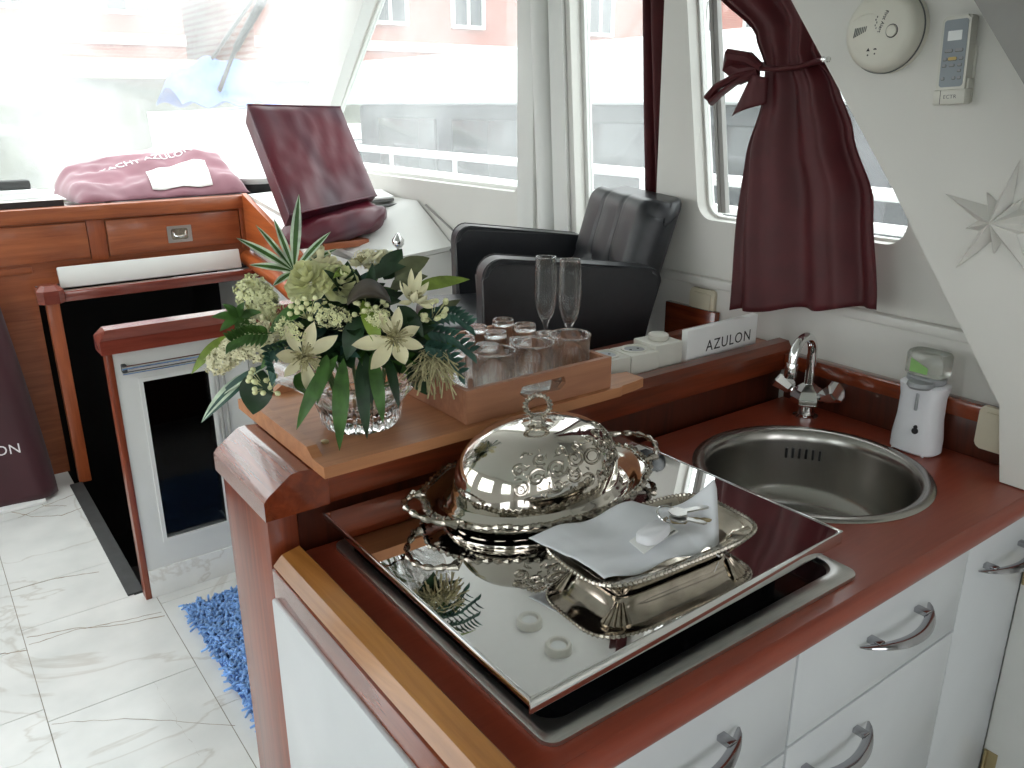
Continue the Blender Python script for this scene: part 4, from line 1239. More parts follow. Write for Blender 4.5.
# folded paper star
stt = NB()
angs = [81, 158, 237, 309, 22]
angs.sort()
allp = []
for i, a in enumerate(angs):
    b = angs[(i + 1) % 5] + (360 if i == 4 else 0)
    allp.append((a, 0.104)); allp.append(((a + b) / 2, 0.054))
ctr = stt.verts.new((0, 0, 0.034))
ring = []
for i, (a, r) in enumerate(allp):
    b = allp[(i + 1) % len(allp)][0] + (360 if i == len(allp) - 1 else 0)
    ring.append(stt.verts.new((r * math.cos(math.radians(a)), r * math.sin(math.radians(a)), 0.004)))
    m_ = a + (b - a) * (0.62 if r > 0.06 else 0.38)
    ring.append(stt.verts.new((0.034 * math.cos(math.radians(m_)), 0.034 * math.sin(math.radians(m_)), 0.0)))
for i in range(len(ring)):
    stt.faces.new((ctr, ring[i], ring[(i + 1) % len(ring)]))
stt.faces.new(ring[::-1])
so = obj('wall_star', WL(stt), WHITE_WALL, smooth=None)
so.location = (1.4795, 0.645, 1.348)
tag(so, 'white folded star ornament on the white panel below the remote', 'star ornament')

def switch_plate(label, loc, w=0.078, h=0.082, name='light_switch'):
    t = thing(name, label, 'switch', loc)
    bm = NB(); prism(bm, rrect(-w / 2, w / 2, -h / 2, h / 2, 0.010), 0.010, lambda u, v, ww: Vector((u, v, ww)))
    es = [e for e in bm.edges if all(abs(v.co.z - 0.010) < 1e-5 for v in e.verts)]
    bmesh.ops.bevel(bm, geom=es, offset=0.0025, segments=2, affect='EDGES')
    obj('frame', WL(bm), SWITCH, t, smooth=40)
    bm = NB(); prism(bm, rrect(-w / 2 + 0.010, w / 2 - 0.010, -h / 2 + 0.010, h / 2 - 0.010, 0.005), 0.0135, lambda u, v, ww: Vector((u, v, ww)))
    obj('rocker', WL(bm), SWITCH, t, smooth=30)
    return t
switch_plate('cream light switch on the wall behind the armchair', (1.57, 1.338, 1.063))
switch_plate('cream light switch by the soap dispenser, half behind the white panel', (1.541, 0.602, 0.972))

# ================================================================== CURTAINS
def lerp_tab(tab, z):
    for (z0, a0), (z1, a1) in zip(tab, tab[1:]):
        if z0 <= z <= z1:
            t = (z - z0) / (z1 - z0); return a0 + (a1 - a0) * (t * t * (3 - 2 * t) * 0.5 + t * 0.5)
    return tab[0][1] if z < tab[0][0] else tab[-1][1]
LEFT = [(0.0, 1.195), (0.22, 1.215), (0.36, 1.215), (0.46, 1.185), (0.53, 1.176), (0.60, 1.215), (0.70, 1.345), (1.0, 1.48)]
RIGHT = [(0.0, 0.838), (0.22, 0.882), (0.36, 0.950), (0.46, 1.00), (0.53, 1.052), (0.60, 1.048), (0.70, 1.092), (1.0, 1.16)]
def curtain(u, v):
    a = lerp_tab(LEFT, v); b = lerp_tab(RIGHT, v)
    z0 = 1.088 + 0.075 * u + 0.003 * math.sin(u * 17)
    z1 = 2.06
    z = z0 + (z1 - z0) * v
    y = a + (b - a) * u
    w = abs(a - b)
    pin = 1 - min(1, abs(v - 0.53) / 0.16)
    amp = 0.016 * (1 - 0.55 * pin)
    ph = 5.3 * u * PI + 1.2 * math.sin(u * 5 + 1) + 0.5 * math.sin(v * 3)
    x = 1.515 + amp * math.sin(ph) + 0.006 * math.sin(2.3 * ph + 2) - 0.012 * pin * (1 - (2 * u - 1) ** 2) + 0.012 * (1 - pin)
    x -= 0.045 * max(0, 1 - v / 0.45)
    x -= 0.010 * math.exp(-((v - 0.40) / 0.1) ** 2) * math.sin(PI * u)
    return Vector((x, y, z))
bm = NB(); surf(bm, curtain, 110, 70, 0.0012)
ct = thing('tied_curtain', 'dark maroon curtain tied back in the middle at the window by the sink', 'curtain', (0, 0, 0))
obj('drape', bm, MAROON_CURT, ct, smooth=180)
bm = NB()
P = [(1.522, 1.185, 1.612), (1.492, 1.165, 1.604), (1.484, 1.12, 1.600), (1.486, 1.07, 1.603), (1.505, 1.045, 1.612), (1.530, 1.035, 1.617)]
tube(bm, P, 0.013, n=10, flat=0.45)
tube(bm, [(1.530, 1.035, 1.617), (1.500, 1.015, 1.612), (1.478, 1.003, 1.613)], [0.008, 0.006, 0.004], n=8)
tie = obj('tie_band', bm, MAROON_CURT, ct)
bm = NB()
tube(bm, [(1.488, 1.165, 1.606), (1.476, 1.185, 1.622), (1.472, 1.225, 1.628), (1.476, 1.236, 1.608), (1.482, 1.21, 1.592), (1.487, 1.17, 1.600)], [0.014, 0.022, 0.026, 0.020, 0.022, 0.014], n=8, flat=0.6)
obj('bow_loop', bm, MAROON_CURT, tie)
bm = NB()
tube(bm, [(1.486, 1.175, 1.600), (1.476, 1.215, 1.590), (1.474, 1.262, 1.570), (1.476, 1.285, 1.548), (1.479, 1.282, 1.538), (1.480, 1.262, 1.552), (1.482, 1.225, 1.575), (1.485, 1.18, 1.592)], [0.010, 0.013, 0.014, 0.016, 0.014, 0.010, 0.010, 0.009], n=8, flat=0.55)
obj('bow_tail', bm, MAROON_CURT, tie)
bm = NB()
surf(bm, lambda u, v: (1.492 - 0.018 * math.sin(PI * u), 1.165 + 0.045 * u * (0.5 + v) - 0.02 * (1 - u), 1.595 - 0.085 * v * (0.6 + 0.4 * u) - 0.01 * (1 - u)), 8, 10, 0.002)
obj('bow_fold', bm, MAROON_CURT, tie, smooth=180)
bm = NB(); lathe(bm, [(0, 0), (0.006, 0), (0.004, 0.003), (0.003, 0.012), (0.005, 0.016), (0, 0.018)], n=12); xf(bm, lambda x, y, z: (1.480 - z, 1.004 + x, 1.614 + y)); obj('hook', bm, CHROME, ct)
def curtain2(u, v):
    z = 1.02 + 1.05 * v
    wid = 0.078
    y = 1.535 + 0.105 * v + wid * (u - 0.5)
    x = 1.615 + 0.014 * math.sin(u * 4.6 * PI + 0.4) + 0.004 * math.sin(v * 5 + u * 4)
    return Vector((x, y, z))
bm = NB(); surf(bm, curtain2, 50, 30, 0.0012)
tag(obj('gathered_curtain', bm, MAROON_CURT, smooth=180), 'narrow gathered maroon curtain hanging behind the black armchair', 'curtain')

# ================================================================== ARMCHAIR
ch = thing('armchair', 'black leather helm armchair with tufted back behind the bar', 'armchair', (1.02, 1.50, 0), rz=math.radians(-20))
def arm(v0, th, u0=0.0, dz=0.0):
    bm = NB()
    poly = []
    for cx, cz, a0, r in ((0.405, 1.135, 0, 0.035), (0.045, 1.165, 90, 0.045)):
        for i in range(7):
            a = math.radians(a0 + 90 * i / 6); poly.append((cx + r * math.cos(a), cz + r * math.sin(a)))
    poly += [(0.0, 0.90), (0.02, 0.86), (0.36, 0.86), (0.385, 0.93)]
    poly = [(p[0] + u0 * (1 - p[0] / 0.44), p[1] + dz) for p in poly]
    prism(bm, poly, th, lambda u, v, w: Vector((u, v0 + w, v)))
    es = [e for e in bm.edges if abs(e.verts[0].co.y - e.verts[1].co.y) < 1e-6]
    bmesh.ops.bevel(bm, geom=es, offset=0.012, segments=3, affect='EDGES')
    o = obj('armrest', bm, LEATHER, ch, smooth=60)
    bm = NB()
    for vv in (v0 + 0.002, v0 + th - 0.002):
        P = [(p[0] * 0.985 + 0.003, vv, p[1] - 0.0) for p in poly[4:-3]]
        tube(bm, P, 0.0016, n=6)
    obj('piping', bm, LEATHER, o)
    return o
arm(0.0, 0.072); arm(0.470, 0.072, 0.045, 0.008)
bm = NB(); box(bm, (0.165, 0.271, 0.975), (0.49, 0.395, 0.13), 0.035, seg=4); obj('seat', bm, LEATHER, ch, smooth=60)
def backf(u, v, side):
    # u along width (0 near..1 far), v up; side +1 front, -1 rear
    w = 0.385; y = 0.060 + w * u
    z = 1.00 + 0.345 * v
    ex = min(1, min(u, 1 - u) / 0.10); ez = min(1, (1 - v) / 0.16)
    rnd = math.sqrt(max(0, 1 - (1 - ex) ** 2)) * math.sqrt(max(0, 1 - (1 - ez) ** 2))
    x0 = 0.392 + 0.100 * (v - 0.1)
    hw = 0.055 * rnd
    if side > 0:
        cr = sum(math.exp(-((u - c) / 0.012) ** 2) for c in (0.36, 0.66)) * 0.005
        cr += math.exp(-((v - 0.42) / 0.02) ** 2) * 0.006 + 0.010 * sum(math.exp(-((u - c) / 0.05) ** 2 - ((v - 0.42) / 0.08) ** 2) for c in (0.36, 0.66))
        pil = 0.003 * abs(math.sin(PI * (u * 3.1)))
        return Vector((x0 - hw + cr * rnd - pil * rnd, y, z - 0.035 * (1 - rnd) * (v > 0.8)))
    return Vector((x0 + hw, y, z - 0.035 * (1 - rnd) * (v > 0.8)))
bm = NB()
A = surf(bm, lambda u, v: backf(u, v, 1), 48, 30)
B = surf(bm, lambda u, v: backf(u, v, -1), 48, 30)
for j in range(30):
    bm.faces.new((A[0][j], A[0][j + 1], B[0][j + 1], B[0][j])); bm.faces.new((A[48][j + 1], A[48][j], B[48][j], B[48][j + 1]))
for i in range(48):
    bm.faces.new((A[i][30], A[i + 1][30], B[i + 1][30], B[i][30])); bm.faces.new((A[i + 1][0], A[i][0], B[i][0], B[i + 1][0]))
bmesh.ops.remove_doubles(bm, verts=bm.verts[:], dist=1e-5)
bk = obj('backrest', bm, LEATHER, ch, smooth=180)
bm = NB(); lathe(bm, [(0, -0.004), (0.009, -0.002), (0.010, 0.001), (0.006, 0.004), (0, 0.005)], n=16); xf(bm, lambda x, y, z: (0.385 - z, 0.070 + 0.405 * 0.36 + x, 1.172 + y)); obj('tuft_button', bm, LEATHER, bk)
bm = NB(); lathe(bm, [(0, 0), (0.21, 0), (0.21, 0.012), (0.05, 0.035), (0.035, 0.05), (0.035, 0.90), (0.09, 0.905), (0.09, 0.91), (0, 0.91)], n=40, c=(0.2, 0.288, 0)); obj('pedestal', bm, CHROME, ch)

# ================================================================== HELM CONSOLE
hc = thing('helm_console', 'orange-brown wooden helm console with drawers under the windscreen', 'console', (0.3, 3.86, 0))
def HL(bm, x0, x1, y0, y1, z0, z1, bev=0.0):
    return bx(bm, x0 - 0.3, x1 - 0.3, y0 - 3.86, y1 - 3.86, z0, z1, bev)
bm = NB(); HL(bm, -1.04, 1.31, 3.865, 3.885, 0.905, 1.10); HL(bm, -1.04, 0.405, 3.865, 3.885, 0.0, 0.905); HL(bm, 0.405, 1.31, 3.866, 3.884, 0.83, 0.905)
obj('front_panel', bm, ORANGE, hc)
bm = NB(); HL(bm, -1.04, 1.312, 3.835, 3.890, 1.082, 1.142, 0.008); obj('edge_rail', bm, ORANGE, hc)
bm = NB(); HL(bm, -1.04, 1.31, 3.89, 4.20, 1.105, 1.125); obj('dash_top', bm, WHITE, hc)
bm = NB(); HL(bm, 0.632, 0.70, 3.856, 3.866, 0.91, 1.082, 0.002); obj('stile', bm, ORANGE_Z, hc)
bm = NB(); HL(bm, 1.272, 1.31, 3.850, 3.866, 0.90, 1.082, 0.002); obj('stile', bm, ORANGE_Z, hc)
bm = NB(); HL(bm, -1.04, 0.405, 3.855, 3.866, 0.885, 0.912, 0.003); obj('lower_rail', bm, ORANGE, hc)
for (a, b) in ((0.705, 1.268), (0.06, 0.628), (-0.62, 0.02)):
    bm = NB(); HL(bm, a, b, 3.850, 3.866, 0.925, 1.074, 0.003); d_ = obj('drawer_front', bm, ORANGE, hc)
    cx = (a + b) / 2 + 0.012 if a > 0.6 else None
    if cx:
        bm = NB()
        plate(bm, rrect(cx - 0.3 - 0.052, cx - 0.3 + 0.052, 0.955, 1.028, 0.003), [rrect(cx - 0.3 - 0.036, cx - 0.3 + 0.036, 0.968, 1.016, 0.010)], 0.003, XZ(-0.0125))
        pl = obj('recessed_pull', bm, STEEL, d_)
        bm = NB(); bx(bm, cx - 0.3 - 0.036, cx - 0.3 + 0.036, -0.0101, -0.0095, 0.968, 1.016); obj('pull_cup', bm, SILVER_DARK, pl)
        bm = NB(); tube(bm, [(cx - 0.3 - 0.028, -0.0135, 1.004), (cx - 0.3 - 0.024, -0.016, 0.984), (cx - 0.3, -0.017, 0.979), (cx - 0.3 + 0.024, -0.016, 0.984), (cx - 0.3 + 0.028, -0.0135, 1.004)], 0.004, n=8); obj('pull_ring', bm, CHROME, pl)
# newel post with faceted cap, rail and white hatch board above the stairs
bm = NB(); HL(bm, 0.415, 0.462, 3.70, 3.75, 0.0, 0.79, 0.003); obj('newel_post', bm, ORANGE_Z, hc)
bm = NB()
s8 = lambda h: [(-h, -h * 0.55), (-h * 0.55, -h), (h * 0.55, -h), (h, -h * 0.55), (h, h * 0.55), (h * 0.55, h), (-h * 0.55, h), (-h, h * 0.55)]
R0 = []
for z, h in ((0.782, 0.042), (0.785, 0.049), (0.836, 0.049), (0.856, 0.030)):
    R0.append([bm.verts.new((0.436 - 0.3 + x, 3.725 - 3.86 + y, z)) for x, y in s8(h)])
for A, B in zip(R0, R0[1:]):
    for i in range(8): bm.faces.new((A[i], A[(i + 1) % 8], B[(i + 1) % 8], B[i]))
bm.faces.new(R0[0][::-1]); bm.faces.new(R0[-1])
obj('newel_cap', bm, CAPWOOD, hc, smooth=20)
bm = NB(); HL(bm, 0.485, 1.30, 3.705, 3.745, 0.782, 0.824, 0.004); obj('stair_rail', bm, CAPWOOD, hc)
bm = NB()
box(bm, (0.857 - 0.3, 3.778 - 3.86, 0.868), (0.745, 0.018, 0.086), 0.004, rot=Euler((math.radians(-14), 0, 0))); obj('hatch_board', bm, WHITE, hc)
# sloping wooden side and grab rail at the companionway
bm = NB()
prism(bm, [(3.835, 1.150), (3.30, 0.985), (3.22, 0.955), (3.22, 0.90), (3.835, 0.905)], 0.022, lambda u, v, w: Vector((1.288 + w - 0.3, u - 3.86, v))); obj('side_board', bm, ORANGE_Y, hc, smooth=25)
bm = NB(); tube(bm, [(1.292 - 0.3, 3.86 - 3.86, 0.853), (1.292 - 0.3, 3.5 - 3.86, 0.812), (1.292 - 0.3, 2.95 - 3.86, 0.70)], 0.036, n=14); obj('grab_rail', bm, ORANGE_Y, hc)
# white pod beside it
pod = NB()
A_, B_, C_, G_ = Vector((1.315, 3.83, 1.125)), Vector((1.655, 2.877, 1.160)), Vector((1.655, 2.637, 1.015)), Vector((1.315, 2.637, 0.985))
N_ = 10
def podtop(u, v):
    e1 = A_.lerp(G_, v)
    e2 = (Vector((1.655, 3.83, 1.14)).lerp(B_, v / 0.8) if v < 0.8 else B_.lerp(C_, (v - 0.8) / 0.2))
    return e1.lerp(e2, u)
surf(pod, podtop, 6, 10, 0.02)
bx(pod, 1.315, 1.33, 2.64, 3.83, -0.9, 0.99)
prism(pod, [(1.316, 0.0), (1.655, 0.0), (1.655, 1.012), (1.316, 0.983)], 0.015, XZ(2.638))
po = tag(obj('helm_pod', pod, WHITE, smooth=30), 'white sloping helm pod behind the flowers and left of the armchair', 'console')
bm = NB(); tube(bm, [B_ + Vector((-0.004, 0, 0.004)), C_ + Vector((-0.004, 0, 0.004)), (1.652, 2.36, 0.83)], 0.008, n=8)
obj('edge_trim', bm, GREY_PLASTIC, po)
bm = NB(); tube(bm, [(1.655, 2.82, 1.165), (1.655, 2.55, 1.06), (1.655, 2.30, 0.97)], 0.004, n=8); obj('cable', bm, GREY_FRAME, po)
bm = NB(); tube(bm, [(1.655, 2.95, 1.158), (1.50, 2.99, 1.15), (1.40, 3.02, 1.14)], 0.006, n=8); obj('seam_trim', bm, INK_GREY, po)
# throttle lever by the chair
tl_ = thing('throttle_lever', 'small chrome ball lever on the helm pod left of the armchair', 'lever', (1.43, 2.62, 1.0))
bm = NB(); tube(bm, [(0.0, 0.03, 0.0), (-0.012, 0.0, 0.035), (-0.015, -0.01, 0.055)], 0.006, n=8); obj('shaft', bm, CHROME, tl_)
bm = NB(); lathe(bm, [(0, -0.024), (0.012, -0.02), (0.022, -0.008), (0.022, 0.008), (0.012, 0.02), (0.006, 0.03), (0, 0.032)], n=24, c=(-0.015, -0.01, 0.072)); obj('knob', bm, CHROME, tl_, smooth=70)

# covered chart plotter on its stand
pp = thing('covered_plotter', 'chart plotter under a stiff maroon cover standing on the helm', 'covered screen', (1.30, 3.05, 1.13))
TL, TRR, BL_, BR_ = Vector((1.118, 3.16, 1.533)), Vector((1.487, 3.16, 1.523)), Vector((1.112, 2.83, 1.168)), Vector((1.490, 2.90, 1.205))
O = Vector((1.30, 3.05, 1.13))
nrm = (TRR - TL).cross(BL_ - TL).normalized()
if nrm.y > 0: nrm = -nrm
def plot_front(u, v):
    p = TL.lerp(TRR, u).lerp(BL_.lerp(BR_, u), v)
    e = min(min(u, 1 - u) / 0.05, min(v, 1 - v) / 0.05, 1)
    d = 0.006 * e + 0.004 * math.sin(u * 6 + v * 2) * e + (0.006 * noise3(u * 5, v * 3) + 0.004 * noise3(u * 11, v * 7, 2)) * e
    return p + nrm * d - O
def plot_back(u, v):
    p = TL.lerp(TRR, u).lerp(BL_.lerp(BR_, u), v)
    sh = (p - (TL + BR_) / 2) * -0.04
    return p + sh - nrm * (0.085 + 0.01 * math.sin(PI * u)) - O
bm = NB()
n1 = 24
A = surf(bm, plot_front, n1, n1); B = surf(bm, plot_back, n1, n1)
for j in range(n1):
    for (i0) in (0, n1):
        bm.faces.new((A[i0][j], A[i0][j + 1], B[i0][j + 1], B[i0][j])); bm.faces.new((A[j][i0], A[j + 1][i0], B[j + 1][i0], B[j][i0]))
obj('cover', bm, MAROON, pp, smooth=50)
bm = NB()
tube(bm, [plot_front(u, 0) for u in [i / 12 for i in range(13)]], 0.004, n=6); tube(bm, [plot_front(0, v) for v in [i / 12 for i in range(13)]], 0.004, n=6); tube(bm, [plot_front(u, 1) for u in [i / 12 for i in range(13)]], 0.004, n=6)
obj('seam', bm, MAROON, pp)
bm = NB(); tube(bm, [(0.03, -0.02, 0.12), (0.05, 0.0, 0.05), (0.06, 0.02, -0.02)], 0.018, n=10); box(bm, (0.06, 0.02, -0.012), (0.16, 0.12, 0.016), 0.003); obj('stand', bm, BLACKPLASTIC, pp)
# folded cover lying below it
lc = thing('folded_cover', 'crumpled maroon cover lying on the helm below the covered screen', 'cover', (1.318, 2.90, 1.058))
def fold(u, v, s):
    a = 2 * PI * u
    x = (0.20 + 0.03 * noise3(math.cos(a) * 2, math.sin(a) * 2, v * 2)) * math.copysign(abs(math.cos(a)) ** 0.7, math.cos(a)) * math.sin(PI * v) ** 0.5
    y = 0.12 * math.copysign(abs(math.sin(a)) ** 0.8, math.sin(a)) * math.sin(PI * v) ** 0.5
    z = 0.052 - 0.052 * math.cos(PI * v) + 0.16 * x + (0.020 * noise3(x * 14, y * 18, v * 3) + 0.012 * noise3(x * 34, y * 30, v * 5)) * math.sin(PI * v)
    return Vector((x, y, z))
bm = NB(); surf(bm, lambda u, v: fold(u, v, 1), 48, 20); bmesh.ops.remove_doubles(bm, verts=bm.verts[:], dist=1e-5); obj('cloth', bm, MAROON, lc, smooth=180)
bm = NB(); bx(bm, -0.10, 0.08, -0.10, 0.08, -0.022, 0.004, 0.004); obj('wooden_ledge', bm, ORANGE, lc)
# white folder beside it
fo = thing('white_folder', 'white folder with a dark edge on the helm right of the covered screen', 'folder', (1.53, 3.03, 1.165), rot=(math.radians(4), math.radians(-3), math.radians(-12)))
bm = NB(); bx(bm, -0.10, 0.09, -0.02, 0.16, 0.0, 0.010, 0.002); obj('base', bm, INK_GREY, fo)
bm = NB(); bx(bm, -0.102, 0.092, -0.018, 0.162, 0.010, 0.018, 0.002); obj('leaf', bm, PAPER, fo)

# maroon bag with a white card on the dash
def bag(u, v):
    x = 0.630 + 0.70 * u - 0.05 * v * (1 - u) + 0.03 * (1 - v) * u
    y = 3.925 + 0.30 * v
    e = min(1, min(u, 1 - u) / 0.10) * 1.0; ev = min(1, v / 0.18)
    top = 0.018 + 0.135 * (v ** 0.75) * (0.75 + 0.5 * u) + 0.012 * math.sin(u * 9 + v * 5) * v + 0.020 * noise3(u * 6, v * 4) + 0.008 * noise3(u * 16, v * 9, 4) + 0.03 * math.exp(-((u - 0.78) / 0.1) ** 2) * v + 0.075 * u * v
    z = 1.143 + max(0.003, top * math.sqrt(max(0, 1 - (1 - e) ** 2)) * (0.35 + 0.65 * math.sqrt(max(0, 1 - (1 - ev) ** 2))))
    return Vector((x, y, z))
bg = thing('maroon_bag', 'faded maroon cloth bag lettered in white lying on the dash', 'bag', (0, 0, 0))
bm = NB()
A = surf(bm, bag, 60, 30)
B = surf(bm, lambda u, v: Vector((bag(u, v).x, bag(u, v).y, 1.1425)), 60, 30)
for j in range(30):
    bm.faces.new((A[0][j], A[0][j + 1], B[0][j + 1], B[0][j])); bm.faces.new((A[60][j + 1], A[60][j], B[60][j], B[60][j + 1]))
for i in range(60):
    bm.faces.new((A[i][30], A[i + 1][30], B[i + 1][30], B[i][30])); bm.faces.new((A[i + 1][0], A[i][0], B[i][0], B[i + 1][0]))
bgo = obj('cloth', bm, MAROON_BAG, bg, smooth=180)
bm = text_bm('YACHT AZULON', 0.05, 0.0003, 1.0)
def onbag(x, y, z):
    u = 0.50 + x / 0.70; v = 0.66 + y / 0.30 * 0.8
    u = min(0.97, max(0.03, u)); v = min(0.97, max(0.03, v))
    p = bag(u, v)
    return (p.x, p.y - 0.001, p.z + 0.004 + z)
bmesh.ops.subdivide_edges(bm, edges=bm.edges[:], cuts=1)
xf(bm, onbag); obj('lettering', bm, LETTER_W, bgo, smooth=None)
cdd = NB()
surf(cdd, lambda u, v: bag(0.42 + 0.36 * u + 0.03 * v, 0.06 + 0.38 * v) + Vector((0, 0, 0.008)), 10, 8, 0.0012)
tag(obj('white_card', cdd, PAPER, smooth=180), 'blank white card lying on top of the maroon bag', 'card')
fc = thing('flat_case', 'flat black case sticking out under the maroon bag', 'case', (1.02, 3.945, 1.1265))
bm = NB(); bx(bm, -0.27, 0.30, -0.055, 0.20, 0.0, 0.015, 0.004); obj('shell', bm, BLACKPLASTIC, fc)
# captain's cap
cp = thing('captain_cap', 'black-banded captain cap with a pale crown behind the covered screen', 'cap', (1.445, 4.035, 1.127))
bm = NB(); lathe(bm, [(0.085, 0.0), (0.088, 0.004), (0.088, 0.045), (0.085, 0.048)], n=40, sy=0.75); lathe(bm, [(0.080, 0.0), (0.083, 0.0)], n=40, sy=0.75); obj('band', bm, BLACKPLASTIC, cp)
bm = NB(); lathe(bm, [(0.086, 0.046), (0.105, 0.066), (0.108, 0.074), (0.09, 0.084), (0, 0.090)], n=40, sy=0.78); obj('crown', bm, PAPER, cp, smooth=60)
bm = NB(); surf(bm, lambda u, v: (0.088 * math.cos(PI * (1.15 + 0.7 * u)) * (1 + 0.35 * v), 0.068 * math.sin(PI * (1.15 + 0.7 * u)) * (1 + 0.75 * v), 0.010 - 0.010 * v), 20, 6, 0.002); obj('visor', bm, BLACKGLASS, cp, smooth=60)
# binders at the left of the dash
def binder(label, loc, rz, L, W, H, sm=None):
    t = thing('binder', label, 'binder', loc, rz)
    bm = NB(); bx(bm, -L / 2, L / 2, -W / 2, W / 2, 0, 0.003, 0.001); bx(bm, -L / 2, L / 2, -W / 2, W / 2, H - 0.003, H, 0.001); obj('cover', bm, PAPER, t)
    bm = NB(); bx(bm, -L / 2 + 0.004, L / 2 - 0.012, -W / 2 + 0.002, W / 2 - 0.004, 0.003, H - 0.003); obj('leaves', bm, sm or INK, t)
    return t
binder('white binder with dark leaves at the left end of the dash', (0.42, 4.00, 1.1265), 0.0, 0.32, 0.22, 0.042)
binder('thinner white binder lying on the lower binder at left', (0.36, 4.04, 1.170), 0.12, 0.28, 0.18, 0.030, PAPER)
bbx = tag(obj('black_box', (lambda b: (bx(b, 0, 0.16, 0, 0.08, 0, 0.035, 0.004), b)[1])(NB()), RUBBER), 'small black box on top of the binders at left', 'box'); bbx.location = (0.32, 4.06, 1.201)

# dark maroon cover leaning on the console at the left
mc = thing('draped_cover', 'dark maroon cover lettered AZULON standing against the console at left', 'cover', (0.0, 3.70, 0))
def drap(u, v):
    h = 0.86 * v
    xr = 0.325 - 0.075 * v ** 1.3 - (0.10 * max(0, (v - 0.9) / 0.1) ** 2)
    xl = -0.75
    x = xl + (xr - xl) * u
    y = -0.10 + 0.10 * v + 0.012 * math.sin(x * 14 + v * 2) * (1 - 0.4 * v) + 0.05 * max(0, (u - 0.93) / 0.07) ** 2
    return Vector((x, y, 0.015 + h))
bm = NB()
A = surf(bm, drap, 50, 30); B = surf(bm, lambda u, v: Vector((drap(u, v).x, 0.09 + 0.02 * v, drap(u, v).z)), 50, 30)
for j in range(30):
    bm.faces.new((A[0][j], A[0][j + 1], B[0][j + 1], B[0][j])); bm.faces.new((A[50][j + 1], A[50][j], B[50][j], B[50][j + 1]))
for i in range(50):
    bm.faces.new((A[i][30], A[i + 1][30], B[i + 1][30], B[i][30])); bm.faces.new((A[i + 1][0], A[i][0], B[i][0], B[i + 1][0]))
mco = obj('cloth', bm, MAROON_DARK, mc, smooth=180)
bm = text_bm('AZULON', 0.056, 0.0004, 1.05)
def ondr(x, y, z):
    X = 0.105 + x; Z = 0.240 + y
    v = (Z - 0.015) / 0.86; xr = 0.325 - 0.075 * v ** 1.3; u = (X + 0.75) / (xr + 0.75)
    p = drap(u, v); return (X, p.y - 0.003 - z, Z)
bmesh.ops.subdivide_edges(bm, edges=bm.edges[:], cuts=1)
xf(bm, ondr); obj('lettering', bm, LETTER_W, mco, smooth=None)
bm = NB(); bx(bm, -0.70, 0.27, -0.13, 0.08, 0.001, 0.014, 0.003); obj('white_base', bm, PAPER, mc)

# ================================================================== PARTITION BESIDE THE STAIRS
pa = thing('companionway_partition', 'half-height white partition with dark glass and wooden top rail by the stairs', 'partition', (0.42, 2.62, 0))
def PL(bm, x0, x1, y0, y1, z0, z1, bev=0.0):
    return bx(bm, x0 - 0.42, x1 - 0.42, y0 - 2.62, y1 - 2.62, z0, z1, bev)
bm = NB()
plate(bm, [(0.017, 0.10), (0.415, 0.10), (0.415, 0.845), (0.017, 0.845)], [[(0.084, 0.192), (0.292, 0.192), (0.292, 0.742), (0.084, 0.742)]], 0.035, XZ(-0.018))
obj('frame', bm, WHITE, pa, smooth=25)
bm = NB(); plate(bm, [(0.078, 0.186), (0.298, 0.186), (0.298, 0.748), (0.078, 0.748)], [[(0.090, 0.198), (0.286, 0.198), (0.286, 0.736), (0.090, 0.736)]], 0.005, XZ(-0.022)); obj('glazing_bead', bm, WHITE, pa, smooth=25)
bm = NB(); PL(bm, 0.500, 0.715, 2.615, 2.620, 0.188, 0.746); obj('pane', bm, DARKGLASS, pa)
bm = NB(); PL(bm, 0.418, 0.437, 2.598, 2.642, 0.0, 0.845, 0.002); obj('edge_post', bm, MAHOG_Z, pa)
bm = NB()
prism(bm, [(2.575, 0.842), (2.575, 0.885), (2.592, 0.912), (2.648, 0.912), (2.665, 0.885), (2.665, 0.842)], 0.89, lambda u, v, w: Vector((0.405 - 0.42 + w + (0.022 if v > 0.9 and w < 0.1 else 0.0), u - 2.62, v)))
obj('top_rail', bm, CAPWOOD, pa, smooth=20)
bm = NB(); PL(bm, 0.437, 1.30, 2.597, 2.635, 0.0, 0.10, 0.002); obj('plinth', bm, MARBLE, pa)
bm = NB()
PL(bm, 0.838, 1.30, 2.602, 2.635, 0.10, 0.845, 0.002)
for x in (0.728, 0.748): PL(bm, x, x + 0.008, 2.596, 2.603, 0.19, 0.745, 0.002)
obj('side_panel', bm, GREY_PANEL, pa)
for k, z in enumerate((0.792, 0.775)):
    bm = NB(); tube(bm, [(0.455 - 0.42, -0.034, z), (1.10 - 0.42, -0.034, z)], 0.0065 if k == 0 else 0.005, n=10); obj('rod', bm, CHROME, pa)
bm = NB(); box(bm, (0.462 - 0.42, -0.028, 0.789), (0.014, 0.022, 0.026), 0.003); obj('rod_bracket', bm, RUBBER, pa)

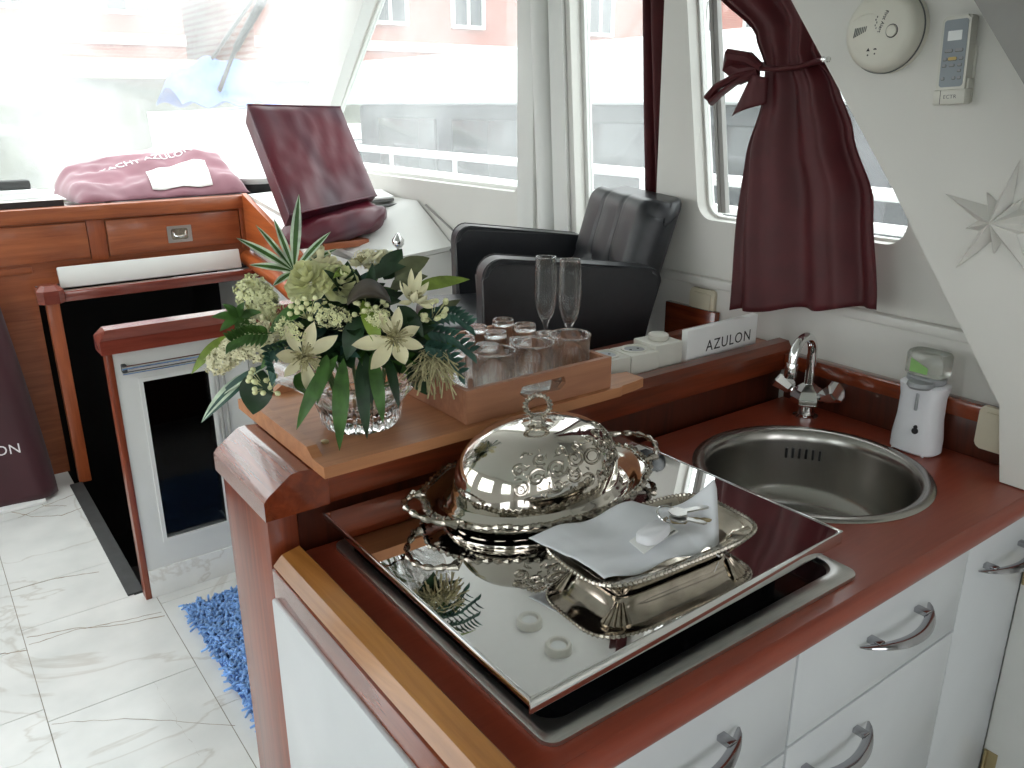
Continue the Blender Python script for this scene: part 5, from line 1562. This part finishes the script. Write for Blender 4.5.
# ================================================================== RUG
rgo = thing('shaggy_rug', 'blue shaggy chenille rug on the marble floor beside the galley end', 'rug', (0.95, 2.12, 0.0))
bm = NB(); bx(bm, -0.445, 0.08, -0.355, 0.345, 0.0008, 0.008, 0.003); obj('backing', bm, RUGBACK, rgo)
bm = NB()
rr_ = random.Random(11)
for i in range(4700):
    x = rr_.uniform(-0.445, -0.02) if i < 4300 else rr_.uniform(-0.02, 0.08); y = rr_.uniform(-0.355, 0.345)
    a = rr_.uniform(0, 2 * PI); ln = rr_.uniform(0.018, 0.034); lean = rr_.uniform(0.3, 0.95)
    ox = 0.35 if x < -0.42 else 0
    d = Vector((math.cos(a) - ox, math.sin(a), 0))
    p0 = Vector((x, y, 0.006)); p1 = p0 + d * ln * lean * 0.45 + Vector((0, 0, ln * 0.55)); p2 = p0 + d * ln * lean + Vector((0, 0, ln * (0.85 - 0.55 * lean)))
    p2.z = max(0.006, p2.z)
    tube(bm, [p0, p1, p2], [0.0034, 0.0042, 0.0030], n=5)
pf = obj('pile', bm, RUG, rgo, smooth=180); pf['kind'] = 'stuff'

# ================================================================== VASE AND FLOWERS
va = thing('crystal_vase', 'cut crystal bowl vase standing on the wooden board', 'vase', (0.540, 1.148, 1.0505))
bm = NB()
sc = lambda a, z: 1 + (0.03 * math.cos(16 * a) if 0.012 < z < 0.05 else 0) + (0.02 * math.cos(8 * a) if z > 0.085 else 0)
lathe(bm, [(0, 0.0), (0.050, 0.0), (0.058, 0.004), (0.061, 0.014), (0.060, 0.026), (0.068, 0.044), (0.0705, 0.0465), (0.063, 0.0485), (0.051, 0.026), (0.044, 0.020), (0, 0.018)], n=96, rfun=sc)
obj('foot', bm, CRYSTAL, va, smooth=30)
bm = NB()
lathe(bm, [(0.0635, 0.0490), (0.0715, 0.0475), (0.088, 0.066), (0.116, 0.088), (0.133, 0.098), (0.1345, 0.101), (0.129, 0.1015), (0.112, 0.0925), (0.083, 0.071), (0.0635, 0.0490)], n=96, rfun=sc)
obj('bowl', bm, BOWLGLASS, va, smooth=30)
bm = NB()
for k in range(16):
    a = 2 * PI * (k + 0.5) / 16
    c, s = math.cos(a), math.sin(a)
    tube(bm, [(0.0615 * c, 0.0615 * s, 0.008), (0.0622 * c, 0.0622 * s, 0.030), (0.073 * c, 0.073 * s, 0.050)], [0.0015, 0.0042, 0.001], n=4)
    a2 = a + 0.55
    tube(bm, [(0.0695 * math.cos(a), 0.0695 * math.sin(a), 0.046), (0.090 * math.cos(a + 0.25), 0.090 * math.sin(a + 0.25), 0.068), (0.116 * math.cos(a2), 0.116 * math.sin(a2), 0.0885)], [0.001, 0.0022, 0.001], n=4)
obj('cut_pattern', bm, CRYSTAL, va, smooth=20)

fl = thing('flower_arrangement', 'cream and green flower arrangement in the crystal bowl on the board', 'flowers', (0.545, 1.150, 1.207), rz=math.atan2(-0.432, 0.902))
RF = random.Random(21)
def V3(s, h, t=0): return Vector((s / 1000, -t / 1000, h / 1000))
def leaf_geo(bm, base, tip, width, droop=0.15, fold=0.25, nseg=8, belly=0.42, side=None, twist=0.0, stripe=None):
    """one leaf blade, a folded, curved lens; stripe adds a pale band on its own faces"""
    base, tip = Vector(base), Vector(tip)
    ax = tip - base; L = ax.length
    ax.normalize()
    up = Vector(side) if side else Vector((0, -0.75, 0.65))
    bi = ax.cross(up)
    if bi.length < 1e-3: bi = ax.orthogonal()
    bi.normalize(); up = bi.cross(ax).normalized()
    rows = []
    for i in range(nseg + 1):
        t = i / nseg
        w = width * 0.5 * (math.sin(PI * t ** (math.log(0.5) / math.log(belly))) ** 0.85 if 0 < t < 1 else 0.02)
        c = base + ax * (L * t) + up * (droop * L * 4 * t * (1 - t) * 0.6)
        ang = twist * (t - 0.5)
        b2 = bi * math.cos(ang) + up * math.sin(ang); u2 = up * math.cos(ang) - bi * math.sin(ang)
        rows.append([bm.verts.new(c + b2 * (w * k) + u2 * (abs(k) * w * fold)) for k in (-1, -0.45, 0, 0.45, 1)])
    fs = []
    for A, B in zip(rows, rows[1:]):
        for k in range(4):
            f = bm.faces.new((A[k], A[k + 1], B[k + 1], B[k]))
            if stripe is not None and k in stripe: f.material_index = 1
def leaf(base, tip, width, m, **k):
    bm = NB(); st_ = k.get('stripe')
    leaf_geo(bm, base, tip, width, **k)
    for f in bm.faces: f.smooth = True
    return obj('leaf', bm, None, fl, smooth=None if False else 180, mats=[m, L_PALE])
# dark filling foliage: rosettes of leaves, each rosette one part
for k in range(46):
    a = RF.uniform(0, 2 * PI); r = RF.uniform(0.15, 1)
    s = 5 + 125 * r * math.cos(a); t = 75 * r * math.sin(a) + 10
    h = 45 * (1 - r * r) + RF.uniform(-45, 35)
    bm = NB(); b = V3(s * 0.7, h - 25, t * 0.7)
    for q in range(RF.randint(3, 5)):
        d = Vector((s / 140 + RF.uniform(-0.9, 0.9), -(t / 90 + RF.uniform(-0.4, 1.0)), RF.uniform(-0.25, 0.8))).normalized()
        leaf_geo(bm, b + d * 0.008, b + d * RF.uniform(0.040, 0.080), RF.uniform(0.014, 0.032), droop=RF.uniform(-0.05, 0.2), fold=0.3)
    for f in bm.faces: f.smooth = True
    obj('foliage_spray', bm, RF.choice([L_DARK, L_DARK, L_BLUE, L_MID]), fl, smooth=180)
# striped blades standing up at the left
vb = V3(-88, 92, -5)
for tip, w in ((V3(-72, 205, -10), 0.020), (V3(-166, 146, 0), 0.017), (V3(-150, 108, 15), 0.016), (V3(-118, 78, 30), 0.015), (V3(-30, 150, -5), 0.015), (V3(-112, 170, -20), 0.014), (V3(-22, 122, -20), 0.013), (V3(-140, 160, -30), 0.012)):
    leaf(vb, tip, w * 0.8, L_MID, stripe=(0, 3), droop=0.08, belly=0.5)
# broad and long single leaves
for b, tp, w, m, kw in (
    (V3(-190, 5, 20), V3(-245, -46, 40), 0.018, L_LIME, {}), (V3(-120, 15, 30), V3(-200, -8, 30), 0.012, L_LIME, {}),
    (V3(-150, -40, 50), V3(-236, -116, 60), 0.022, L_BLUE, dict(stripe=(1, 3))), (V3(-130, -30, 60), V3(-215, -85, 55), 0.012, L_BLUE, dict(stripe=(0,))),
    (V3(-140, -40, 60), V3(-160, -105, 70), 0.050, L_DARK, dict(droop=0.2)), (V3(-95, -45, 80), V3(-55, -70, 100), 0.036, L_MID, {}),
    (V3(-30, -12, 100), V3(-94, -108, 138), 0.022, L_MID, dict(droop=0.25)), (V3(-22, -15, 105), V3(-36, -140, 150), 0.024, L_MID, dict(droop=0.25)), (V3(0, -20, 105), V3(4, -126, 148), 0.020, L_DARK, dict(droop=0.25)),
    (V3(18, -10, 105), V3(28, -104, 148), 0.020, L_MID, dict(droop=0.25)), (V3(10, -10, 100), V3(14, -80, 140), 0.016, L_DARK, dict(droop=0.2)), (V3(40, -20, 95), V3(52, -86, 140), 0.015, L_DARK, dict(droop=0.2)), (V3(-45, -10, 100), V3(-62, -70, 142), 0.018, L_MID, dict(droop=0.2)),
    (V3(75, -35, 60), V3(98, -92, 70), 0.040, L_DARK, dict(droop=0.2)), (V3(95, 0, 60), V3(150, -25, 60), 0.022, L_MID, {}),
    (V3(85, 62, 20), V3(176, 72, 10), 0.022, L_LIME, dict(droop=0.1)), (V3(60, 80, 20), V3(115, 108, 10), 0.034, L_OLIVE, dict(droop=0.15)), (V3(45, 75, 0), V3(75, 120, -10), 0.036, L_DARK, {}), (V3(20, 80, 0), V3(78, 98, 20), 0.026, L_DARK, {}),
    (V3(52, 70, 40), V3(108, 88, 50), 0.026, L_OLIVE, {}), (V3(10, 60, 70), V3(30, -8, 100), 0.024, L_LIME, dict(droop=0.25)),
    (V3(-110, 55, 40), V3(-168, 62, 30), 0.020, L_OLIVE, dict(droop=0.15)), (V3(-60, 60, 60), V3(-128, 15, 70), 0.024, L_MID, dict(droop=0.2)), (V3(5, 40, 80), V3(-18, -20, 100), 0.030, L_DARK, dict(droop=0.2)),
    (V3(0, 95, 10), V3(-30, 92, 60), 0.02, L_LIME, {}), (V3(110, 20, 50), V3(158, 48, 40), 0.018, L_OLIVE, {}), (V3(60, 50, 70), V3(95, 5, 90), 0.026, L_DARK, dict(droop=0.15)), (V3(-100, 10, 80), V3(-140, -30, 90), 0.018, L_MID, {})):
    leaf(b, tp, w, m, **kw)
# big dark curled leaf
bm = NB()
surf(bm, lambda u, v: V3(-12 + 62 * u, 62 + 30 * math.sin(PI * u) ** 0.7 - 26 * v * math.sin(PI * u) ** 0.5, 70 + 30 * math.sin(PI * v) + 12 * v), 14, 8)
obj('leaf', bm, L_PURPLE, fl, smooth=180)
# green star leaf
bm = NB()
for k in range(7):
    a = 2 * PI * k / 7 + 0.3
    leaf_geo(bm, V3(-168, 40, 50), V3(-168 + 36 * math.cos(a), 40 + 26 * math.sin(a), 62), 0.014, droop=0.1)
for f in bm.faces: f.smooth = True
obj('leaf_star', bm, L_MID, fl, smooth=180)
# ruffled cream blooms
def ruffled(c, R, axis, m, seed, n_lay=5):
    rg = random.Random(seed); bm = NB()
    ax = Vector(axis).normalized(); e1 = ax.orthogonal().normalized(); e2 = ax.cross(e1)
    for lay in range(n_lay):
        npet = 4 + lay
        rad = R * (0.22 + 0.78 * lay / (n_lay - 1))
        cup = 1.15 - 0.95 * lay / (n_lay - 1)
        for k in range(npet):
            a0 = 2 * PI * k / npet + lay * 0.7 + rg.uniform(-0.1, 0.1)
            def f(u, v, a0=a0, rad=rad, cup=cup, npet=npet, lay=lay):
                a = a0 + (u - 0.5) * 2 * PI / npet * 1.5
                r = rad * (0.12 + 0.88 * v) * (1 - 0.10 * abs(2 * u - 1) ** 2 * v)
                hgt = R * (0.75 * cup * v ** 1.4 - 0.12 * lay * 0.5) + R * 0.06 * v * math.sin(u * 13 + a0 * 3)
                return c + e1 * (r * math.cos(a)) + e2 * (r * math.sin(a)) + ax * hgt
            surf(bm, f, 8, 5)
    return obj('bloom', bm, m, fl, smooth=180)
ruffled(V3(-66, 84, 25), 0.040, (-0.3, -0.55, 0.75), F_GREENCREAM, 1)
ruffled(V3(-22, 80, 30), 0.036, (0.35, -0.6, 0.7), F_GREENCREAM, 2)
ruffled(V3(-48, 98, -10), 0.034, (0, -0.2, 1), F_CREAM, 3, 4)
# star-shaped cream flowers with a spiky centre
def starflower(c, R, axis, npet, w, seed, m=F_WHITE, cup=0.25):
    rg = random.Random(seed); bm = NB()
    ax = Vector(axis).normalized(); e1 = ax.orthogonal().normalized(); e2 = ax.cross(e1)
    for k in range(npet):
        a = 2 * PI * k / npet + rg.uniform(-0.15, 0.15); L = R * rg.uniform(0.75, 1.2)
        d = e1 * math.cos(a) + e2 * math.sin(a)
        leaf_geo(bm, c + d * R * 0.08, c + d * L + ax * (R * cup * rg.uniform(-0.6, 1.6)), w * rg.uniform(0.75, 1.1), droop=-0.22, fold=0.5, twist=rg.uniform(-0.9, 0.9), side=ax, belly=0.5)
    for f in bm.faces: f.smooth = True
    fo_ = obj('star_flower', bm, m, fl, smooth=180)
    bm = NB()
    for k in range(80):
        a = rg.uniform(0, 2 * PI); sp_ = rg.uniform(0.1, 1.3)
        d = (ax + (e1 * math.cos(a) + e2 * math.sin(a)) * sp_).normalized(); L = R * rg.uniform(0.28, 0.62)
        tube(bm, [c, c + d * L * 0.6, c + d * L + Vector((0, 0, -0.002))], [0.0010, 0.0008, 0.0011], n=4)
    obj('stamens', bm, F_BEIGE, fo_)
starflower(V3(-78, -12, 100), 0.050, (0.15, -0.85, 0.35), 7, 0.019, 4)
starflower(V3(52, 10, 108), 0.054, (0.0, -0.85, 0.45), 7, 0.021, 5)
starflower(V3(84, 58, 75), 0.030, (0.25, -0.6, 0.75), 11, 0.013, 6, F_CREAM, cup=1.1)
starflower(V3(12, 96, -25), 0.028, (0.2, -0.3, 0.9), 9, 0.012, 8, F_CREAM, cup=0.8)
# clustered blossom heads: many tiny florets, each head one part
def cluster(pts, rad, nfl, m, seed, fr=0.0062):
    rg = random.Random(seed); bm = NB()
    for k in range(nfl):
        t = rg.random(); p = pts[0].lerp(pts[1], t); R = rad[0] + (rad[1] - rad[0]) * t
        d = Vector((rg.gauss(0, 1), rg.gauss(-0.4, 1), rg.gauss(0.2, 1))).normalized()
        q = p + d * R * rg.uniform(0.8, 1.05)
        e1 = d.orthogonal().normalized(); e2 = d.cross(e1); a0 = rg.uniform(0, PI)
        cv = bm.verts.new(q)
        for j in range(4):
            a = a0 + j * PI / 2
            u = e1 * math.cos(a) + e2 * math.sin(a); w = d.cross(u)
            tipv = q + u * fr + d * fr * rg.uniform(0.1, 0.5)
            bm.faces.new((cv, bm.verts.new(q + u * fr * 0.55 + w * fr * 0.42 + d * fr * 0.2), bm.verts.new(tipv), bm.verts.new(q + u * fr * 0.55 - w * fr * 0.42 + d * fr * 0.2)))
    return obj('blossom_head', bm, m, fl, smooth=180)
cluster([V3(-140, 20, 50), V3(-208, -32, 45)], (0.026, 0.016), 420, F_CREAM, 1)
cluster([V3(-115, 0, 55), V3(-150, -5, 60)], (0.026, 0.022), 260, F_CREAM, 2)
cluster([V3(-150, 70, 20), V3(-130, 45, 30)], (0.026, 0.024), 300, F_GREENCREAM, 3)
cluster([V3(-52, 48, 80), V3(-20, 36, 85)], (0.020, 0.016), 160, F_GREENCREAM, 4, 0.004)
cluster([V3(15, 100, -40), V3(60, 95, -50)], (0.016, 0.016), 120, F_CREAM, 5, 0.006)
cluster([V3(20, 42, 90), V3(40, 36, 95)], (0.014, 0.014), 90, F_GREENCREAM, 6, 0.004)
cluster([V3(-110, 30, 75), V3(-80, 20, 90)], (0.014, 0.014), 110, F_GREENCREAM, 9, 0.004)
# white berries
for seed, c in ((1, V3(-138, -48, 85)), (2, V3(20, 50, 85)), (3, V3(-70, 55, 85)), (4, V3(112, 40, 70))):
    rg = random.Random(seed); bm = NB()
    for k in range(16):
        p = c + Vector((rg.uniform(-0.024, 0.024), rg.uniform(-0.014, 0.014), rg.uniform(-0.018, 0.018)))
        lathe(bm, [(0, -0.0042), (0.0032, -0.0028), (0.0044, 0), (0.0032, 0.003), (0, 0.0042)], n=10, c=p)
        tube(bm, [p, c + Vector((0, 0.02, -0.02))], 0.0005, n=4)
    obj('berry_sprig', bm, F_GREENCREAM, fl, smooth=180)
# right: bluish sprigs and beige sedge
for pts, m in (([V3(95, 10, 60), V3(135, 0, 65), V3(168, -30, 70)], L_BLUE), ([V3(100, 30, 50), V3(140, 30, 50), V3(166, 10, 60)], L_BLUE), ([V3(90, -10, 70), V3(128, -22, 75), V3(148, -60, 80)], L_BLUE), ([V3(-120, 20, 80), V3(-150, 25, 90), V3(-175, 15, 95)], L_MID), ([V3(-90, 5, 90), V3(-125, 0, 95), V3(-120, -35, 100)], L_BLUE)):
    bm = NB(); tube(bm, pts, 0.0009, n=5)
    for k in range(9):
        t = (k + 1) / 9.5
        p = pts[0].lerp(pts[1], t * 2) if t < 0.5 else pts[1].lerp(pts[2], t * 2 - 1)
        for s_ in (-1, 1):
            d = ((pts[2] - pts[0]).normalized() * 0.6 + Vector((0.1, -0.3, 0.7 * s_))).normalized()
            leaf_geo(bm, p, p + d * 0.022, 0.009, droop=0.1, nseg=5)
    for f in bm.faces: f.smooth = True
    obj('leafy_sprig', bm, m, fl, smooth=180)
rg = random.Random(9); bm = NB()
for k in range(150):
    b = V3(108 + rg.uniform(-20, 20), -34 + rg.uniform(-16, 14), 72 + rg.uniform(-16, 12))
    d = Vector((rg.uniform(-0.7, 0.8), rg.uniform(-0.6, 0.2), rg.uniform(-1.2, 0.0))).normalized()
    L = rg.uniform(0.015, 0.052)
    tube(bm, [b, b + d * L * 0.5 + Vector((0, 0, 0.004)), b + d * L], [0.0006, 0.0008, 0.0014], n=4)
sdg = obj('sedge_tuft', bm, F_BEIGE, fl, smooth=180); sdg['kind'] = 'stuff'
bm = NB()
for k in range(14):
    a = 2 * PI * k / 14
    tube(bm, [V3(3 + 40 * math.cos(a), -125, 15 * math.sin(a)), V3(3 + 55 * math.cos(a), -70, 30 * math.sin(a)), V3(3 + 80 * math.cos(a), 0, 50 * math.sin(a) + 10)], 0.0022, n=6)
for k in range(6):
    tube(bm, [V3(20 + 8 * k, -60 - 3 * k, 60), V3(-10 + 3 * k, -115 + 3 * k, 20)], 0.0018, n=6)
obj('stems', bm, STEMM, fl)

# ================================================================== OUTSIDE: HARBOUR
BRICK = brick_mat('pink_brick', srgb(150, 84, 72), srgb(132, 70, 60), srgb(160, 130, 118), 3.0)
QUAY = mat('quay_stone', srgb(104, 106, 92), rough=0.9, var=0.25, scale=2)
QUAYCAP = mat('quay_coping', srgb(150, 146, 128), rough=0.9, var=0.1, scale=3)
HULL = mat('white_hull', srgb(232, 234, 234), rough=0.25, var=0.02)
BLUETARP = mat('blue_tarp', srgb(64, 96, 170), rough=0.6, var=0.15, scale=3)
DKWIN = mat('dark_boat_window', (0.02, 0.025, 0.03, 1), rough=0.08, var=0.0)
WATER = mat('harbour_water', srgb(74, 96, 96), rough=0.08, var=0.15, scale=1.5, bump=0.6, bscale=4)
STEELRAIL = mat('white_rail', srgb(236, 236, 234), rough=0.35, var=0.02)
SLATEDK = mat('dark_grey_cabin', srgb(70, 72, 78), rough=0.4, var=0.15, scale=3)
SLATE = mat('slate_roof', srgb(110, 108, 112), rough=0.8, var=0.15, scale=8)
bm = NB(); bx(bm, -40, 45, -30, 50, -1.2, -1.1); struct(obj('harbour_water', bm, WATER, smooth=None))
bm = NB(); bx(bm, -40, 45, 17.0, 40, -1.2, 1.95); qo = struct(obj('quay_wall', bm, QUAY, smooth=None))
bm = NB(); bx(bm, -40, 45, 16.8, 17.6, 1.95, 2.3, 0.03); obj('coping', bm, QUAYCAP, qo)
def building(label, x0, x1, y0, y1, h, nwin, m=BRICK):
    t = thing('brick_building', label, 'building', ((x0 + x1) / 2, (y0 + y1) / 2, 1.95))
    cx, cy = (x0 + x1) / 2, (y0 + y1) / 2
    bm = NB(); bx(bm, x0 - cx, x1 - cx, y0 - cy, y1 - cy, 0, h); obj('walls', bm, m, t, smooth=None)
    bm = NB(); bx(bm, x0 - cx - 0.2, x1 - cx + 0.2, y0 - cy - 0.2, y1 - cy, h, h + 0.35); obj('roof', bm, SLATE, t, smooth=None)
    bm = NB(); bx(bm, x0 - cx, x1 - cx, y0 - cy - 0.08, y0 - cy, 1.0, 1.25); obj('ledge', bm, STEELRAIL, t, smooth=None)
    w = (x1 - x0) / nwin
    for i in range(nwin):
        for z in (1.7, 4.4):
            xx = x0 - cx + w * (i + 0.5)
            bm = NB(); plate(bm, [(xx - 0.6, z), (xx + 0.6, z), (xx + 0.6, z + 1.5), (xx - 0.6, z + 1.5)], [[(xx - 0.5, z + 0.1), (xx - 0.04, z + 0.1), (xx - 0.04, z + 1.4), (xx - 0.5, z + 1.4)], [(xx + 0.04, z + 0.1), (xx + 0.5, z + 0.1), (xx + 0.5, z + 1.4), (xx + 0.04, z + 1.4)]], 0.1, XZ(y0 - cy - 0.09))
            f_ = obj('window', bm, STEELRAIL, t, smooth=None)
            bm = NB(); bx(bm, xx - 0.5, xx + 0.5, y0 - cy - 0.03, y0 - cy - 0.01, z + 0.1, z + 1.4); obj('pane', bm, DKWIN, f_, smooth=None)
building('pink brick quayside building seen through the left of the windscreen', -14, 7.0, 24, 32, 6.5, 8)
building('pink brick building beyond the raked post, seen through the side window', 8.5, 30, 23, 31, 6.5, 8)

def boat(label, loc, rz, L, Bm, H, cover=None, cabin=True, rails=True):
    t = thing('moored_boat', label, 'boat', loc, rz)
    bm = NB()
    def hull(u, v):
        x = -L / 2 + L * u
        wv = (Bm / 2) * (1 - max(0, (u - 0.55) / 0.45) ** 2.2) * (0.62 + 0.38 * v)
        return (x, wv, -0.35 + (H + 0.35) * v + 0.25 * u * u * v)
    surf(bm, hull, 24, 8); surf(bm, lambda u, v: (hull(u, v)[0], -hull(u, v)[1], hull(u, v)[2]), 24, 8)
    surf(bm, lambda u, v: (hull(u, 1)[0], hull(u, 1)[1] * (2 * v - 1), hull(u, 1)[2] - 0.02), 24, 4)
    surf(bm, lambda u, v: (hull(0, v)[0], hull(0, v)[1] * (2 * u - 1), hull(0, v)[2]), 4, 6)
    obj('hull', bm, HULL, t, smooth=40)
    if cabin:
        bm = NB(); box(bm, (-L * 0.08, 0, H + 0.42), (L * 0.42, Bm * 0.62, 0.85), 0.08); c_ = obj('cabin', bm, HULL, t, smooth=40)
        bm = NB(); box(bm, (-L * 0.08, 0, H + 0.50), (L * 0.36, Bm * 0.625, 0.34), 0.02); obj('window_band', bm, DKWIN, c_)
    if cover:
        bm = NB(); surf(bm, lambda u, v: (-L * 0.45 + L * 0.6 * u, Bm * 0.45 * (2 * v - 1), H + 0.12 + 0.75 * math.sin(PI * v) * (0.35 + 0.65 * math.sin(PI * u) ** 0.6) + 0.05 * math.sin(u * 20)), 24, 12, 0.02)
        obj('tarpaulin', bm, cover, t, smooth=60)
    if rails:
        bm = NB()
        for s in (-1, 1):
            for hz in (0.32, 0.62):
                tube(bm, [(hull(u, 1)[0], s * hull(u, 1)[1] * 0.96, hull(u, 1)[2] + hz) for u in [i / 16 for i in range(17)]], 0.02, n=6)
            for i in range(9):
                u = i / 8; p = hull(u, 1); tube(bm, [(p[0], s * p[1] * 0.96, p[2] - 0.02), (p[0], s * p[1] * 0.96, p[2] + 0.64)], 0.018, n=6)
        obj('guard_rail', bm, STEELRAIL, t)
    return t
boat('small white boat under a blue tarpaulin by the quay, beyond the wipers', (5.4, 15.3, -0.6), 0.05, 3.0, 1.5, 2.0, cover=BLUETARP, cabin=False, rails=False)
boat('white motor boat moored beyond the side window', (15.0, 14.5, -1.1), math.radians(6), 9.0, 2.4, 1.7)
boat('white boat moored low behind the raked post', (6.5, 11.3, -1.1), math.radians(-8), 5.0, 2.0, 1.5)
# neighbouring yacht alongside on the starboard side
ny = thing('neighbour_yacht', 'large white yacht with dark windows lying close outside the right windows', 'boat', (4.6, 4.0, -1.1))
bm = NB(); bx(bm, -1.2, 3.0, -7, 6, -0.2, 1.55, 0.1); obj('hull', bm, HULL, ny)
bm = NB(); bx(bm, -0.4, 2.6, -5, 4.5, 1.55, 2.62, 0.05); cb = obj('cabin', bm, SLATEDK, ny)
bm = NB(); bx(bm, -0.7, 2.9, -5.4, 4.9, 2.62, 3.02, 0.05); obj('coach_roof', bm, HULL, ny)
for y in (-4.2, -2.8, -1.4, 0.0, 1.4, 2.8):
    bm = NB(); bx(bm, -0.43, -0.39, y + 0.1, y + 1.2, 1.75, 2.5, 0.015); obj('window', bm, DKWIN, ny)
bm = NB()
for z in (1.85, 2.25):
    tube(bm, [(-1.1, -6.5, z), (-1.1, 5.5, z)], 0.03, n=8)
for k in range(13):
    tube(bm, [(-1.1, -6.5 + k, 1.5), (-1.1, -6.5 + k, 2.25)], 0.018, n=6)
obj('guard_rail', bm, STEELRAIL, ny)
bm = NB(); tube(bm, [(-0.9, 0.5, 1.5), (-0.2, 0.9, 2.6)], 0.015, n=6); tube(bm, [(-0.9, 1.3, 1.5), (-0.3, 1.0, 2.6)], 0.015, n=6); obj('ladder', bm, STEELRAIL, ny)
# deck rail of this boat just outside the windows
dk = thing('deck_rail', 'white tubular deck rail just outside the right-hand windows', 'rail', (2.35, 2.5, 0.2))
bm = NB()
for z in (0.62, 0.98): tube(bm, [(0, -3.5, z), (0, 3.2, z)], 0.016, n=8)
for k in range(6): tube(bm, [(0, -3.3 + 1.2 * k, 0.02), (0, -3.3 + 1.2 * k, 0.98)], 0.014, n=8)
obj('tubes', bm, STEELRAIL, dk)
bm = NB(); bx(bm, 1.74, 2.45, -2, 6, 0.02, 0.2, 0.02); struct(obj('side_deck', bm, HULL))
# windscreen wiper resting outside on the glass
wi = thing('windscreen_wiper', 'black windscreen wiper resting outside on the windscreen glass', 'wiper', tuple(ws(1.28, 0.55) + Vector((0, 0.03, 0.02))))
w0 = ws(1.28, 0.55)
bm = NB(); tube(bm, [ws(1.385, 0.86) - w0, ws(1.28, 0.60) - w0, ws(1.255, 0.45) - w0], [0.006, 0.009, 0.011], n=8); obj('arm', bm, BLACKPLASTIC, wi)
bm = NB(); tube(bm, [ws(1.345, 0.88) - w0, ws(1.20, 0.58) - w0], 0.008, n=6); obj('link', bm, BLACKPLASTIC, wi)
bm = NB(); tube(bm, [ws(1.34, 0.80) - w0, ws(1.285, 0.62) - w0], 0.015, n=6); obj('blade', bm, RUBBER, wi)
# two ceiling spotlights seen mirrored in the hob lid
for lab, x, y in (('round ceiling spotlight mirrored in the hob lid, nearer the windscreen', 1.50, 1.95), ('round ceiling spotlight mirrored in the hob lid, nearer the camera', 1.49, 1.78)):
    t = thing('ceiling_spotlight', lab, 'spotlight', (x, y, 2.0995), group='ceiling spotlights')
    bm = NB(); lathe(bm, [(0.0, 0), (0.045, 0), (0.045, -0.02), (0.040, -0.028), (0.032, -0.028), (0.028, -0.018), (0, -0.016)], n=40); obj('housing', bm, IVORY, t)
    bm = NB(); lathe(bm, [(0, -0.017), (0.026, -0.0185), (0.026, -0.0195), (0, -0.021)], n=32); obj('lens', bm, SCREEN, t)
